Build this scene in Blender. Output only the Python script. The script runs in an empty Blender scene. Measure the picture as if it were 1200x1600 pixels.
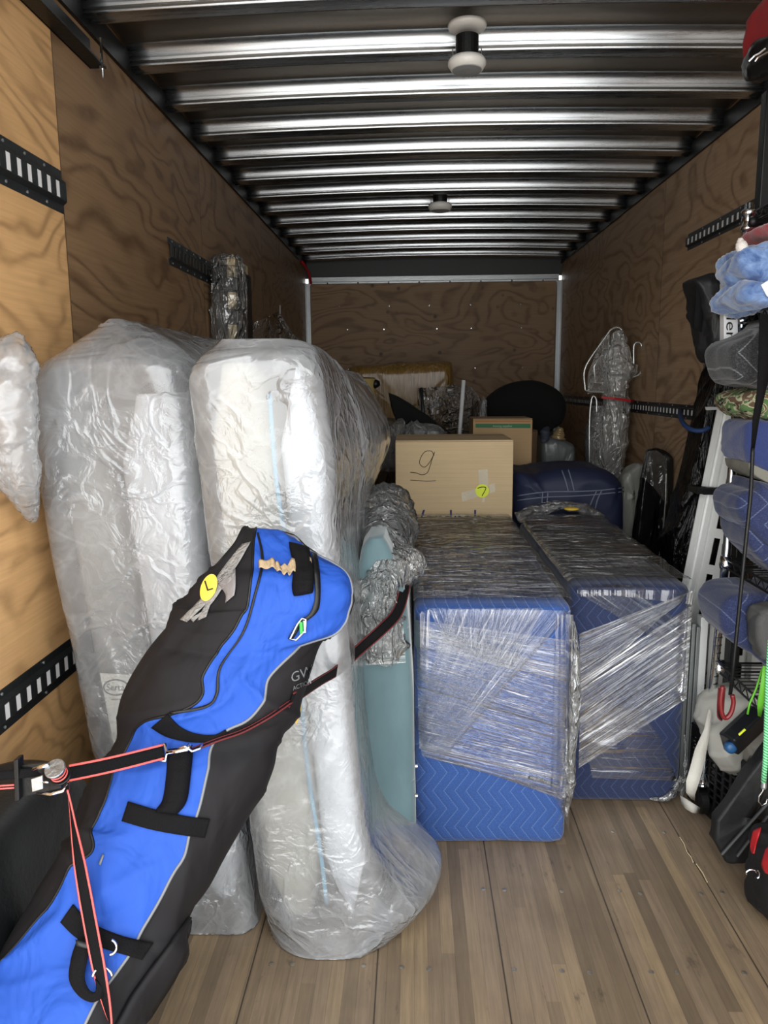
import bpy, math, random
import numpy as np
from mathutils import Vector, Matrix
from mathutils.bvhtree import BVHTree

S = bpy.context.scene
COL = S.collection
# ------------------------------------------------------------------ camera
CAM_H = 1.42
YAW, PITCH, ROLL, FPX = -.0384, .1656, -.0093, 1200.0
_fw = np.array([math.sin(YAW)*math.cos(PITCH), math.cos(YAW)*math.cos(PITCH), -math.sin(PITCH)])
_rt = np.array([math.cos(YAW), -math.sin(YAW), 0.0]); _up = np.cross(_rt, _fw)
RT = _rt*math.cos(ROLL)+_up*math.sin(ROLL); UP = _up*math.cos(ROLL)-_rt*math.sin(ROLL); FW = _fw
EYE = np.array([0.0, 0.0, CAM_H])
cd = bpy.data.cameras.new('camera'); cam = bpy.data.objects.new('camera', cd); COL.objects.link(cam)
cd.sensor_fit = 'VERTICAL'; cd.sensor_height = 36; cd.sensor_width = 27; cd.lens = 36*FPX/1600; cd.clip_start = .02
m = Matrix.Identity(4)
for i in range(3):
    m[i][0] = RT[i]; m[i][1] = UP[i]; m[i][2] = -FW[i]; m[i][3] = EYE[i]
cam.matrix_world = m
S.camera = cam
# ------------------------------------------------------------------ light
S.view_settings.view_transform = 'Standard'; S.view_settings.look = 'None'
S.view_settings.gamma = 1; S.view_settings.use_curve_mapping = False
S.view_settings.exposure = 0.35
S.cycles.transparent_max_bounces = 24
W = bpy.data.worlds.new('sky'); S.world = W; W.use_nodes = True
nt = W.node_tree; nt.nodes.clear()
wo = nt.nodes.new('ShaderNodeOutputWorld'); bg = nt.nodes.new('ShaderNodeBackground')
tc = nt.nodes.new('ShaderNodeTexCoord'); sx = nt.nodes.new('ShaderNodeSeparateXYZ')
mr = nt.nodes.new('ShaderNodeMapRange'); mr.inputs[1].default_value = -.25; mr.inputs[2].default_value = .25
mr.inputs[3].default_value = .35; mr.inputs[4].default_value = 1.0
nt.links.new(tc.outputs['Generated'], sx.inputs[0]); nt.links.new(sx.outputs[2], mr.inputs[0])
mx = nt.nodes.new('ShaderNodeMix'); mx.data_type = 'RGBA'
mx.inputs[6].default_value = (.55, .52, .48, 1); mx.inputs[7].default_value = (.93, .97, 1.0, 1)
nt.links.new(mr.outputs[0], mx.inputs[0]); nt.links.new(mx.outputs[2], bg.inputs[0])
bg.inputs[1].default_value = 3.0
nt.links.new(bg.outputs[0], wo.inputs[0])
DOOR_Y = .5
pl = bpy.data.lights.new('door_daylight_portal', 'AREA'); pl.shape = 'RECTANGLE'; pl.size = 2.3; pl.size_y = 2.5
pl.cycles.is_portal = True
po = bpy.data.objects.new('door_daylight_portal', pl); COL.objects.link(po)
po.location = (.18, DOOR_Y, 1.24); po.rotation_euler = (math.radians(90), 0, 0)   # faces +Y (into the box)
sl = bpy.data.lights.new('depth_fill_sun', 'SUN'); sl.energy = 1.25; sl.angle = math.radians(60); sl.color = (1, .97, .92)  # added broad sun lamp so light reaches deep into the box
so = bpy.data.objects.new('depth_fill_sun', sl); COL.objects.link(so)
so.rotation_euler = Vector((.07, 1, -.15)).to_track_quat('-Z', 'Y').to_euler()

# ------------------------------------------------------------------ helpers
def ray(x, y): return RT*(x-600)/FPX+UP*(800-y)/FPX+FW
def at(x, y, Y): d = ray(x, y); return EYE+d*(Y/d[1])
def atX(x, y, X): d = ray(x, y); return EYE+d*(X/d[0])
def atZ(x, y, Z=0.): d = ray(x, y); return EYE+d*((Z-CAM_H)/d[2])
def px(p): v = np.array(p)-EYE; z = v@FW; return np.array([600+FPX*(v@RT)/z, 800-FPX*(v@UP)/z])
def lin(h):
    h = h.lstrip('#'); o = []
    for i in (0, 2, 4):
        c = int(h[i:i+2], 16)/255; o.append(c/12.92 if c <= .04045 else ((c+.055)/1.055)**2.4)
    return tuple(o)+(1,)

class MB:
    def __init__(s): s.v = []; s.f = []; s.uv = {}
    def add(s, v, f):
        k = len(s.v); s.v.extend([tuple(map(float, p)) for p in v]); s.f.extend([tuple(i+k for i in q) for q in f]); return s
    def box(s, c, d, R=None):
        c = np.array(c, float); h = np.array(d, float)/2
        P = [np.array([x, y, z])*h for x in (-1, 1) for y in (-1, 1) for z in (-1, 1)]
        if R is not None: P = [np.array(R@Vector(p)) for p in P]
        return s.add([c+p for p in P], [(0, 1, 3, 2), (4, 6, 7, 5), (0, 4, 5, 1), (2, 3, 7, 6), (0, 2, 6, 4), (1, 5, 7, 3)])
    def b2(s, a, b): a = np.array(a, float); b = np.array(b, float); return s.box((a+b)/2, np.abs(b-a))
    def tube(s, pts, r, n=8, closed=False, cap=True):
        P = [np.array(p, float) for p in pts]; N = len(P); rs = r if hasattr(r, '__len__') else [r]*N
        T = []
        for i in range(N):
            a = P[(i-1) % N] if (closed or i > 0) else P[i]; b = P[(i+1) % N] if (closed or i < N-1) else P[i]
            t = b-a; T.append(t/(np.linalg.norm(t)+1e-12))
        ref = np.array([0, 0, 1.]) if abs(T[0][2]) < .9 else np.array([1., 0, 0])
        u = np.cross(T[0], ref); u /= np.linalg.norm(u); V = []
        for i in range(N):
            u = u-T[i]*(u@T[i]); u /= np.linalg.norm(u)+1e-12; w = np.cross(T[i], u)
            for k in range(n):
                a = 2*math.pi*k/n; V.append(P[i]+rs[i]*(math.cos(a)*u+math.sin(a)*w))
        F = []
        for i in range(N if closed else N-1):
            j = (i+1) % N
            for k in range(n): F.append((i*n+k, i*n+(k+1) % n, j*n+(k+1) % n, j*n+k))
        if cap and not closed: F += [tuple(range(n))[::-1], tuple((N-1)*n+k for k in range(n))]
        return s.add(V, F)
    def lathe(s, c, prof, n=32, axis='z'):
        V = []; c = np.array(c, float)
        for r, h in prof:
            for k in range(n):
                a = 2*math.pi*k/n; p = (r*math.cos(a), r*math.sin(a), h)
                if axis == 'x': p = (p[2], p[0], p[1])
                if axis == 'y': p = (p[0], p[2], p[1])
                V.append(c+p)
        F = [(i*n+k, i*n+(k+1) % n, (i+1)*n+(k+1) % n, (i+1)*n+k) for i in range(len(prof)-1) for k in range(n)]
        F += [tuple(range(n))[::-1], tuple((len(prof)-1)*n+k for k in range(n))]
        return s.add(V, F)
    def prism(s, pts, vec):
        P = [np.array(p, float) for p in pts]; vec = np.array(vec, float); n = len(P)
        F = [tuple(range(n))[::-1], tuple(range(n, 2*n))]+[(i, (i+1) % n, n+(i+1) % n, n+i) for i in range(n)]
        return s.add(P+[p+vec for p in P], F)
    def grid(s, G, cu=False, cv=False):
        a, b = G.shape[:2]; F = []
        for i in range(a if cu else a-1):
            for j in range(b if cv else b-1):
                i2 = (i+1) % a; j2 = (j+1) % b; F.append((i*b+j, i2*b+j, i2*b+j2, i*b+j2))
        return s.add(G.reshape(-1, 3), F)
    def build(s, name, m_, parent=None, smooth=False, bevel=0, uv=None, label=None, sub=0, solid=0, kind=None):
        me = bpy.data.meshes.new(name); me.from_pydata(s.v, [], s.f); me.update()
        if uv is not None:
            L = me.uv_layers.new(name='UVMap'); vi = np.empty(len(me.loops), np.int32); me.loops.foreach_get('vertex_index', vi)
            L.data.foreach_set('uv', np.asarray(uv, np.float32)[vi].ravel())
        if smooth: me.polygons.foreach_set('use_smooth', [True]*len(me.polygons))
        me.materials.append(m_)
        o = bpy.data.objects.new(name, me); COL.objects.link(o)
        if parent is not None:
            o.parent = parent
            q = parent
            M = WM[q.name]
            o.matrix_parent_inverse = M.inverted()
        WM[o.name] = Matrix.Identity(4)
        if solid:
            q = o.modifiers.new('solid', 'SOLIDIFY'); q.thickness = solid; q.offset = 0
        if bevel:
            q = o.modifiers.new('bevel', 'BEVEL'); q.width = bevel; q.segments = 2; q.limit_method = 'ANGLE'
        if sub:
            q = o.modifiers.new('sub', 'SUBSURF'); q.levels = sub; q.render_levels = sub
        if label: o['label'] = label
        if kind: o['kind'] = kind
        return o
WM = {}
def thing(name, label, cat, loc, group=None, kind=None):
    o = bpy.data.objects.new(name, None); COL.objects.link(o); o.location = tuple(map(float, loc)); o.empty_display_size = .05
    WM[o.name] = Matrix.Translation(o.location)
    if label: o['label'] = label
    if cat: o['category'] = cat
    if group: o['group'] = group
    if kind: o['kind'] = kind
    return o
def tag(o, label, cat, group=None):
    o['label'] = label; o['category'] = cat
    if group: o['group'] = group
    return o

def sstep(a, b, x): t = np.clip((x-a)/(b-a), 0, 1); return t*t*(3-2*t)
def interp(rows, n, smooth=True):
    """resample a list of equal-length tuples to n rows, monotone along the list (Catmull)"""
    R = np.array(rows, float); k = len(R); o = []
    for t in np.linspace(0, k-1, n):
        i = min(int(t), k-2); f = t-i
        p0 = R[max(i-1, 0)]; p1 = R[i]; p2 = R[i+1]; p3 = R[min(i+2, k-1)]
        o.append(.5*((2*p1)+(-p0+p2)*f+(2*p0-5*p1+4*p2-p3)*f*f+(-p0+3*p1-3*p2+p3)*f**3) if smooth else p1*(1-f)+p2*f)
    return np.array(o)
def creases(Sx, Tx, seed, n, L, Wd, A, ang=None, spread=.5, sb=None):
    """folds of thin film: sharp ridges along short bent lines, in metres on the surface"""
    g = np.random.default_rng(seed); D = np.zeros_like(Sx)
    s0, s1, t0, t1 = sb or (Sx.min(), Sx.max(), Tx.min(), Tx.max())
    for _ in range(n):
        a = g.uniform(0, math.pi) if ang is None else ang+g.normal()*spread
        cs, ct = g.uniform(s0, s1), g.uniform(t0, t1); l = L*g.uniform(.4, 1.6); w = Wd*g.uniform(.5, 1.8)
        k = g.normal()*.5/l; am = A*g.uniform(.3, 1.2)*g.choice([1, 1, -1])
        x = (Sx-cs)*math.cos(a)+(Tx-ct)*math.sin(a); y = -(Sx-cs)*math.sin(a)+(Tx-ct)*math.cos(a)+k*x*x
        D += am*np.exp(-np.abs(y)/w)*np.exp(-(x/l)**4)
    return D
def normals(G, cu=False):
    if cu: du = np.roll(G, -1, 0)-np.roll(G, 1, 0)
    else: du = np.gradient(G, axis=0)
    dv = np.gradient(G, axis=1); N = np.cross(du, dv); return N/(np.linalg.norm(N, axis=2, keepdims=True)+1e-9)
def rrect(n, hw, hd, r):
    """rounded rectangle, n points, from the middle of the front (-y), going to +x"""
    r = min(r, hw*.98, hd*.98); e = []
    segs = [('l', (0, -hd), (hw-r, -hd)), ('a', (hw-r, -hd+r), -90), ('l', (hw, -hd+r), (hw, hd-r)), ('a', (hw-r, hd-r), 0),
            ('l', (hw-r, hd), (-hw+r, hd)), ('a', (-hw+r, hd-r), 90), ('l', (-hw, hd-r), (-hw, -hd+r)), ('a', (-hw+r, -hd+r), 180), ('l', (-hw+r, -hd), (0, -hd))]
    P = []
    for s_ in segs:
        if s_[0] == 'l':
            a, b = np.array(s_[1]), np.array(s_[2]); k = 12
            P += [a+(b-a)*i/k for i in range(k)]
        else:
            for i in range(8):
                t = math.radians(s_[2]+90*i/8); P.append(np.array([s_[1][0]+r*math.cos(t), s_[1][1]+r*math.sin(t)]))
    P = np.array(P); Q = np.vstack([P, P[:1]]); d = np.r_[0, np.cumsum(np.linalg.norm(np.diff(Q, axis=0), axis=1))]
    t = np.linspace(0, d[-1], n, endpoint=False)
    return np.c_[np.interp(t, d, Q[:, 0]), np.interp(t, d, Q[:, 1])], t
def rloft(rows, n, M, smooth=True):
    """rows of (z,cx,cy,hw,hd,r) -> grid (n,M,3), perimeter metres, height metres"""
    R = interp(rows, M, smooth); G = np.zeros((n, M, 3)); Sx = np.zeros((n, M)); Tx = np.zeros((n, M)); h = 0
    for j in range(M):
        z, cx, cy, hw, hd, r = R[j]; P, t = rrect(n, max(hw, .004), max(hd, .004), max(r, .002))
        G[:, j, 0] = cx+P[:, 0]; G[:, j, 1] = cy+P[:, 1]; G[:, j, 2] = z
        if j: h += math.hypot(z-R[j-1][0], hw-R[j-1][3])
        Sx[:, j] = t if j == 0 else t/t[-1]*R[:, 3].max()*2+0*t
        Sx[:, j] = t; Tx[:, j] = h
    return G, Sx, Tx
def bvh_of(*mbs):
    v = []; f = []
    for b in mbs:
        k = len(v); v += b.v; f += [tuple(i+k for i in q) for q in b.f]
    return BVHTree.FromPolygons([Vector(p) for p in v], f)
def cast(bvh, x, y, off=0., Y=None):
    d = ray(x, y); dn = d/np.linalg.norm(d); h = bvh.ray_cast(Vector(EYE), Vector(dn))
    if h[0] is None: return at(x, y, Y) if Y else None
    return np.array(h[0])-dn*off
def patch(bvh, A, B, n, m, off, Y=None, smooth=True, lim=.1):
    """strip of cloth/tape/film lying on a body between edge lines A and B (photo points)"""
    a = interp(A, n, smooth); b = interp(B, n, smooth); G = np.zeros((n, m, 3)); ok = np.ones((n, m), bool)
    for i in range(n):
        for j in range(m):
            t = j/(m-1); q = a[i]*(1-t)+b[i]*t; p = cast(bvh, q[0], q[1], off)
            if p is None: ok[i, j] = False
            else: G[i, j] = p
    for k in range(60):
        if ok.all(): break
        nk = ok.copy()
        for i in range(n):
            for j in range(m):
                if not ok[i, j]:
                    nb = [(i+u, j+v) for u, v in ((0, 1), (0, -1), (1, 0), (-1, 0)) if 0 <= i+u < n and 0 <= j+v < m and ok[i+u, j+v]]
                    if nb:
                        yy = np.mean([G[p][1] for p in nb]); t = j/(m-1); q = a[i]*(1-t)+b[i]*t; G[i, j] = at(q[0], q[1], yy); nk[i, j] = True
        ok = nk
    return G
def puv(G):
    n, m_ = G.shape[:2]; u = np.r_[0, np.cumsum(np.linalg.norm(np.diff(G[:, m_//2], axis=0), axis=1))]
    w = np.linalg.norm(G[:, -1]-G[:, 0], axis=1)
    return np.stack([np.repeat(u[:, None], m_, 1), np.linspace(0, 1, m_)[None, :]*np.repeat(w.mean(), n)[:, None]], 2).reshape(-1, 2)

# ------------------------------------------------------------------ materials
class NM:
    def __init__(s, name):
        s.m = bpy.data.materials.new(name); s.m.use_nodes = True; s.t = s.m.node_tree; s.t.nodes.clear()
        s.out = s.t.nodes.new('ShaderNodeOutputMaterial')
    def n(s, ty, **k):
        x = s.t.nodes.new('ShaderNode'+ty)
        for a, b in k.items(): setattr(x, a, b)
        return x
    def l(s, a, b): s.t.links.new(a, b)
    def put(s, sock, v):
        if hasattr(v, 'links') or hasattr(v, 'is_linked'): s.l(v, sock)
        elif v is not None: sock.default_value = v
    def math(s, op, a, b=None, c=None, clamp=False):
        x = s.n('Math', operation=op, use_clamp=clamp); s.put(x.inputs[0], a)
        if b is not None: s.put(x.inputs[1], b)
        if c is not None: s.put(x.inputs[2], c)
        return x.outputs[0]
    def noise(s, vec, scale, detail=3, rough=.5, dist=0., ty=None):
        x = s.n('TexNoise'); s.l(vec, x.inputs['Vector']); x.inputs['Scale'].default_value = scale
        if ty: x.noise_type = ty
        x.inputs['Detail'].default_value = detail; x.inputs['Roughness'].default_value = rough; x.inputs['Distortion'].default_value = dist
        return x.outputs['Fac']
    def coord(s, kind='Object', scale=(1, 1, 1), loc=(0, 0, 0), rot=(0, 0, 0)):
        c = s.n('TexCoord'); mp = s.n('Mapping'); s.l(c.outputs[kind], mp.inputs[0]); mp.inputs[1].default_value = loc
        mp.inputs[2].default_value = rot; mp.inputs[3].default_value = scale; return mp.outputs[0]
    def world(s, scale=(1, 1, 1), rot=(0, 0, 0)):
        g = s.n('NewGeometry'); mp = s.n('Mapping'); s.l(g.outputs['Position'], mp.inputs[0]); mp.inputs[3].default_value = scale
        mp.inputs[2].default_value = rot; return mp.outputs[0]
    def sep(s, v): x = s.n('SeparateXYZ'); s.l(v, x.inputs[0]); return x.outputs
    def ramp(s, f, stops):
        x = s.n('ValToRGB'); s.l(f, x.inputs[0]); e = x.color_ramp.elements
        while len(e) < len(stops): e.new(.5)
        for q, (p, c) in zip(e, stops): q.position = p; q.color = c if len(c) == 4 else tuple(c)+(1,)
        return x.outputs[0]
    def mr(s, f, a, b, c, d):
        x = s.n('MapRange'); s.l(f, x.inputs[0])
        for i, v in enumerate((a, b, c, d)): x.inputs[i+1].default_value = v
        return x.outputs[0]
    def mix(s, f, a, b, bt='MIX'):
        x = s.n('Mix', data_type='RGBA', blend_type=bt); s.put(x.inputs[0], f); s.put(x.inputs[6], a); s.put(x.inputs[7], b); return x.outputs[2]
    def bump(s, h, strength=.3, dist=.01, nrm=None):
        x = s.n('Bump'); s.l(h, x.inputs['Height']); x.inputs['Strength'].default_value = strength; x.inputs['Distance'].default_value = dist
        if nrm is not None: s.l(nrm, x.inputs['Normal'])
        return x.outputs[0]
    def pbsdf(s, col, rough=.5, metal=0., nrm=None, **k):
        x = s.n('BsdfPrincipled'); s.put(x.inputs['Base Color'], col); s.put(x.inputs['Roughness'], rough); s.put(x.inputs['Metallic'], metal)
        if nrm is not None: s.l(nrm, x.inputs['Normal'])
        for a, b in k.items(): s.put(x.inputs[a.replace('_', ' ')], b)
        return x.outputs[0]
    def done(s, sh): s.l(sh, s.out.inputs[0]); return s.m
def flat(name, hexc, rough=.5, metal=0., bscale=0, bstr=.2, vary=.12, vscale=8., **k):
    M = NM(name); c = M.world(); f = M.noise(c, vscale, 4, .6)
    base = lin(hexc); lo = tuple(v*(1-vary) for v in base[:3])+(1,); hi = tuple(min(v*(1+vary), 1) for v in base[:3])+(1,)
    nr = M.bump(M.noise(c, bscale, 4, .6), bstr, .004) if bscale else None
    return M.done(M.pbsdf(M.mix(f, lo, hi), rough, metal, nr, **k))

def mat_ply(name, axis, base, dark, seam0, seamd, light=None, lines=24., knots=False):
    M = NM(name); p = M.world(); s = M.sep(p); h = s[1] if axis == 'y' else s[0]
    pid = M.math('FLOOR', M.math('DIVIDE', M.math('SUBTRACT', h, seam0), seamd))
    cb = M.n('CombineXYZ'); M.l(M.math('MULTIPLY', h, .8), cb.inputs[0]); M.l(M.math('MULTIPLY', s[2], 1.7), cb.inputs[1]); M.l(M.math('MULTIPLY', pid, 7.3), cb.inputs[2])
    n1 = M.noise(cb.outputs[0], 1.25, 3, .45, .5)
    sn = M.math('SINE', M.math('MULTIPLY', n1, lines*4))
    ln = M.math('POWER', M.math('MULTIPLY_ADD', sn, .5, .5), 3.)
    n2 = M.noise(cb.outputs[0], 6, 4, .6); ln = M.math('MULTIPLY', ln, M.mr(n2, .3, .6, .25, 1.))
    cf = M.n('CombineXYZ'); M.l(M.math('MULTIPLY', h, 3.), cf.inputs[0]); M.l(M.math('MULTIPLY', s[2], 90.), cf.inputs[1]); M.l(pid, cf.inputs[2])
    fine = M.noise(cf.outputs[0], 1., 3, .6)
    blot = M.noise(p, 1.6, 3, .5)
    c = M.mix(blot, lin(base), tuple(v*.72 for v in lin(base)[:3])+(1,))
    c = M.mix(M.math('MULTIPLY', ln, .95), c, lin(dark))
    c = M.mix(M.mr(fine, .3, .7, 0, .35), c, lin(dark))
    # panel-to-panel tone
    wn = M.n('TexWhiteNoise', noise_dimensions='1D'); M.l(pid, wn.inputs['W'])
    c = M.mix(M.mr(wn.outputs[0], 0, 1, 0, .25), c, lin(dark))
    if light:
        c = M.mix(M.mr(h, seam0-.004, seam0+.004, 1, 0), c, M.mix(.25, M.mix(1., c, (2.2, 2.05, 1.75, 1), 'MULTIPLY'), lin('#f0c68c')))  # board nearest the door: paler wood plus daylight brightness put into its colour
    if knots:
        v = M.n('TexVoronoi'); kk = M.n('CombineXYZ'); M.l(h, kk.inputs[0]); M.l(s[2], kk.inputs[1]); M.l(kk.outputs[0], v.inputs['Vector']); v.inputs['Scale'].default_value = 5.5
        c = M.mix(M.mr(v.outputs['Distance'], .05, .13, .85, 0), c, lin('#2a1a0e'))
    # white scuffs, streaked vertically
    sc = M.noise(M.world((9, 9, 2.2)), 3., 5, .7); c = M.mix(M.mr(sc, .70, .80, 0, .35), c, (.55, .5, .44, 1))
    seam = M.math('PINGPONG', M.math('SUBTRACT', h, seam0), seamd/2)
    c = M.mix(M.mr(seam, .0015, .004, .8, 0), c, (.03, .02, .012, 1))
    nr = M.bump(M.math('ADD', fine, M.math('MULTIPLY', ln, .6)), .25, .003)
    return M.done(M.pbsdf(c, .55, 0, nr))
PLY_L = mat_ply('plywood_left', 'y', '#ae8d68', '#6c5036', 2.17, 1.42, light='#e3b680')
PLY_R = mat_ply('plywood_right', 'y', '#c8a987', '#84664a', 1.4, 1.42)
PLY_B = mat_ply('plywood_back', 'x', '#a88660', '#6a4c2e', -2.0, 6.0, knots=True)
def mat_floor():
    M = NM('worn_plank_floor'); p = M.world(); s = M.sep(p)
    col = M.math('FLOOR', M.math('DIVIDE', s[0], .034))
    w0 = M.n('TexWhiteNoise', noise_dimensions='1D'); M.l(col, w0.inputs['W'])
    row = M.math('FLOOR', M.math('ADD', M.math('DIVIDE', s[1], 1.1), M.math('MULTIPLY', w0.outputs[0], 5.)))
    cb = M.n('CombineXYZ'); M.l(col, cb.inputs[0]); M.l(row, cb.inputs[1]); w1 = M.n('TexWhiteNoise', noise_dimensions='2D'); M.l(cb.outputs[0], w1.inputs['Vector'])
    c = M.ramp(w1.outputs[0], [(0, lin('#74644f')), (.35, lin('#86745d')), (.7, lin('#958169')), (1, lin('#a28c6c'))])
    g = M.noise(M.world((60, 3, 1)), 1.5, 4, .65); c = M.mix(M.mr(g, .3, .7, 0, .45), c, lin('#4c3f33'))
    bl = M.noise(p, 2.3, 5, .6); c = M.mix(M.mr(bl, .45, .72, 0, .5), c, lin('#574a40'))
    st = M.noise(M.world((14, 5, 1)), 1.2, 5, .7); c = M.mix(M.mr(st, .62, .72, 0, .6), c, lin('#2e2823'))
    e = M.math('PINGPONG', s[0], .017); c = M.mix(M.mr(e, 0, .0012, .35, 0), c, lin('#2a221b'))
    e2 = M.math('PINGPONG', M.math('SUBTRACT', s[0], -.092), .155); c = M.mix(M.mr(e2, .0005, .0028, .9, 0), c, (.012, .01, .008, 1))
    scr = M.noise(M.world((30, 5, 1), (0, 0, .2)), 3., 6, .8); c = M.mix(M.mr(scr, .74, .78, 0, .5), c, lin('#b7a891'))
    nr = M.bump(M.math('ADD', g, M.mr(e2, .0005, .004, -1, 0)), .3, .003)
    return M.done(M.pbsdf(c, M.mr(bl, .3, .7, .38, .6), 0, nr))
FLOOR = mat_floor()
def mat_skin():
    M = NM('galvanised_roof_skin'); n = M.noise(M.world((1, 6, 1)), 1.3, 2, .5); f = M.noise(M.world((60, 60, 60)), 1., 3, .6)
    c = M.mix(f, lin('#6d6357'), lin('#7b7063'))
    return M.done(M.pbsdf(c, .32, .9, M.bump(n, .2, .02)))
SKIN = mat_skin()
def mat_bow():
    M = NM('galvanised_roof_bow'); f = M.noise(M.world((3, 80, 80)), 1., 4, .6); g = M.noise(M.world((2, 25, 25)), 1., 4, .6)
    return M.done(M.pbsdf(M.mix(f, lin('#a9adb0'), lin('#d5d9dc')), M.mr(f, .3, .7, .24, .32), 1., M.bump(g, .06, .01)))
BOW = mat_bow()
BLACK = flat('black_steel', '#121314', .45, .3, 60, .3, vary=.3)
DGREY = flat('dark_grey_steel', '#34383a', .42, .6, 80, .2, vary=.2)
ZINC = flat('zinc_plate', '#b8bcbe', .35, .8, 60, .2)
CHROME = flat('chrome', '#e0e3e6', .12, 1., 0)
WHITEM = flat('white_painted_metal', '#e3e5e6', .4, .0, 40, .1, vary=.05)
ALU = flat('brushed_aluminium', '#e6e8e6', .45, .15, 120, .25, vary=.1)
ALUG = flat('grooved_grey_aluminium', '#8b8f8f', .45, .5, 120, .25)
BLKFAB = flat('black_cloth', '#111012', .8, 0, 220, .35, vary=.15, Sheen_Weight=.1)
BLKSOFT = flat('deep_black_velvet', '#050505', .95, 0, 0)
RUBBER = flat('black_plastic', '#0d0e0f', .45, 0, 50, .25)
RED = flat('red_nylon', '#b01c22', .6, 0, 160, .3)
DRED = flat('crimson_fleece', '#a31224', .85, 0, 260, .6, vary=.2, Sheen_Weight=.5)
WHITEF = flat('white_fleece', '#ded6cf', .9, 0, 200, .8)
WEB = flat('black_webbing', '#0e0d0f', .85, 0, 300, .5, Specular_IOR_Level=.15)
PINK = flat('coral_red_webbing_edge', '#e0605c', .7, 0, 300, .4, vary=.08)
MAROON = flat('dark_red_webbing', '#5d1519', .7, 0, 300, .4)
YEL = flat('yellow_sticker_paper', '#e8c247', .6, 0, 0, vary=.05)
YELG = flat('neon_yellow_sticker_paper', '#dcea3c', .6, 0, 0, vary=.04)
INK = flat('black_ink', '#1c1a16', .8)
NBLUE = flat('navy_ink', '#2c3a6a', .8)
# ------------------------------------------------------------------ the truck box
XL, XR, YB, ZR = -.95, 1.31, 7.06, 2.47
XC = (XL+XR)/2
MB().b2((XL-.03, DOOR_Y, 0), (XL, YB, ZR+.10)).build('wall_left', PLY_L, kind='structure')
MB().b2((XR, DOOR_Y, 0), (XR+.03, YB, ZR+.10)).build('wall_right', PLY_R, kind='structure')
MB().b2((XL-.03, YB, 0), (XR+.03, YB+.03, 2.30)).build('wall_back', PLY_B, kind='structure')
fl = MB().b2((XL-.03, DOOR_Y, -.05), (XR+.03, YB+.03, 0)).build('floor', FLOOR, kind='structure')
SCREW = flat('worn_screw_head', '#a39c90', .4, .8)
rnd = random.Random(4)
for Y in (1.42, 1.68, 1.98, 2.28, 2.62):
    for X in (-.36, -.30, -.13, -.03, .04, .19, .25, .36, .42, .58, .64, .80, .87):
        if rnd.random() < .8:
            MB().lathe((X+rnd.uniform(-.006, .006), Y+rnd.uniform(-.006, .006), 0), [(.0065, .0005), (.0065, .0018), (.003, .0024)], 10).build('screw', SCREW, fl)
def arch(x): return .022*(1-((x-XC)/1.13)**2)
# roof skin, gently bowed, hung a little above the bows
n = 48; xs = np.linspace(XL-.03, XR+.03, n); G = np.zeros((n, 2, 3))
for i, x in enumerate(xs):
    G[i, 0] = (x, DOOR_Y, ZR+.045+arch(x)); G[i, 1] = (x, YB+.03, ZR+.045+arch(x))
ys = np.linspace(DOOR_Y, YB+.03, 220); G = np.zeros((n, len(ys), 3))
for i, x in enumerate(xs):
    G[i, :, 0] = x; G[i, :, 1] = ys; G[i, :, 2] = ZR+.062+arch(x)-.004*np.cos((ys-2.77)/.371*2*math.pi)
roof = MB().grid(G).build('ceiling', SKIN, smooth=True, kind='structure', solid=.004)
prof = [(-.085, .062), (-.066, .0605), (-.052, .056), (-.043, .048), (-.037, .037), (-.034, .025), (-.033, .018), (-.0305, .015), (-.0335, .012), (-.032, .002), (-.030, 0), (.014, 0), (.016, -.005), (.021, -.005), (.023, .0), (.025, .062)]
bi = -8
while True:
    Yb = 2.77+.371*bi; bi += 1
    if Yb > YB-.1: break
    if Yb < DOOR_Y+.1: continue
    G = np.zeros((28, len(prof), 3))
    for i, x in enumerate(np.linspace(XL, XR, 28)):
        for j, (dy, dz) in enumerate(prof): G[i, j] = (x, Yb+dy+.001*math.sin(x*7+bi), ZR+dz+arch(x))
    bo = MB().grid(G).build('roof_bow', BOW, roof, smooth=True, solid=.003)
    if Yb < 5.5:
        for X in (XL+.006, XR-.006):
            MB().tube([(X, Yb-.025, ZR-.028), (X, Yb-.025, ZR+.004)], .003, 6).tube([(X, Yb+.055, ZR-.028), (X, Yb+.055, ZR+.004)], .003, 6).build('rivet_pin', ZINC, roof)
# dark eave angles along both sides
MB().b2((XL, DOOR_Y, ZR-.028), (XL+.012, YB, ZR+.045)).build('trim_1', BLACK, kind='structure')
MB().b2((XR-.012, DOOR_Y, ZR-.028), (XR, YB, ZR+.045)).build('trim_2', BLACK, kind='structure')
# header above the back wall, its bright rail, corner posts
MB().b2((XL, YB-.02, 2.345), (XR, YB+.02, ZR+.06)).build('trim_3', flat('header_paint', '#3c3d3d', .5, .3), kind='structure')
MB().b2((XL+.03, YB-.055, 2.31), (XR-.03, YB, 2.352)).b2((XL+.03, YB-.055, 2.292), (XR-.03, YB-.05, 2.31)).build('trim_4', ZINC, kind='structure', bevel=.003)
MB().b2((XL, YB-.05, 0), (XL+.045, YB, 2.30)).b2((XL, YB-.075, 0), (XL+.012, YB-.05, 2.30)).build('trim_5', ZINC, kind='structure', bevel=.003)
MB().b2((XR-.045, YB-.05, 0), (XR, YB, 2.30)).b2((XR-.012, YB-.075, 0), (XR, YB-.05, 2.30)).build('trim_6', ZINC, kind='structure', bevel=.003)
for k in range(8):
    MB().lathe((XL+.2+k*.27, YB-.055, 2.298), [(.008, 0), (.008, -.003), (.004, -.006)], 10, 'y').build('screw', CHROME, bpy.data.objects['trim_4'])
wb = bpy.data.objects['wall_back']
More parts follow.
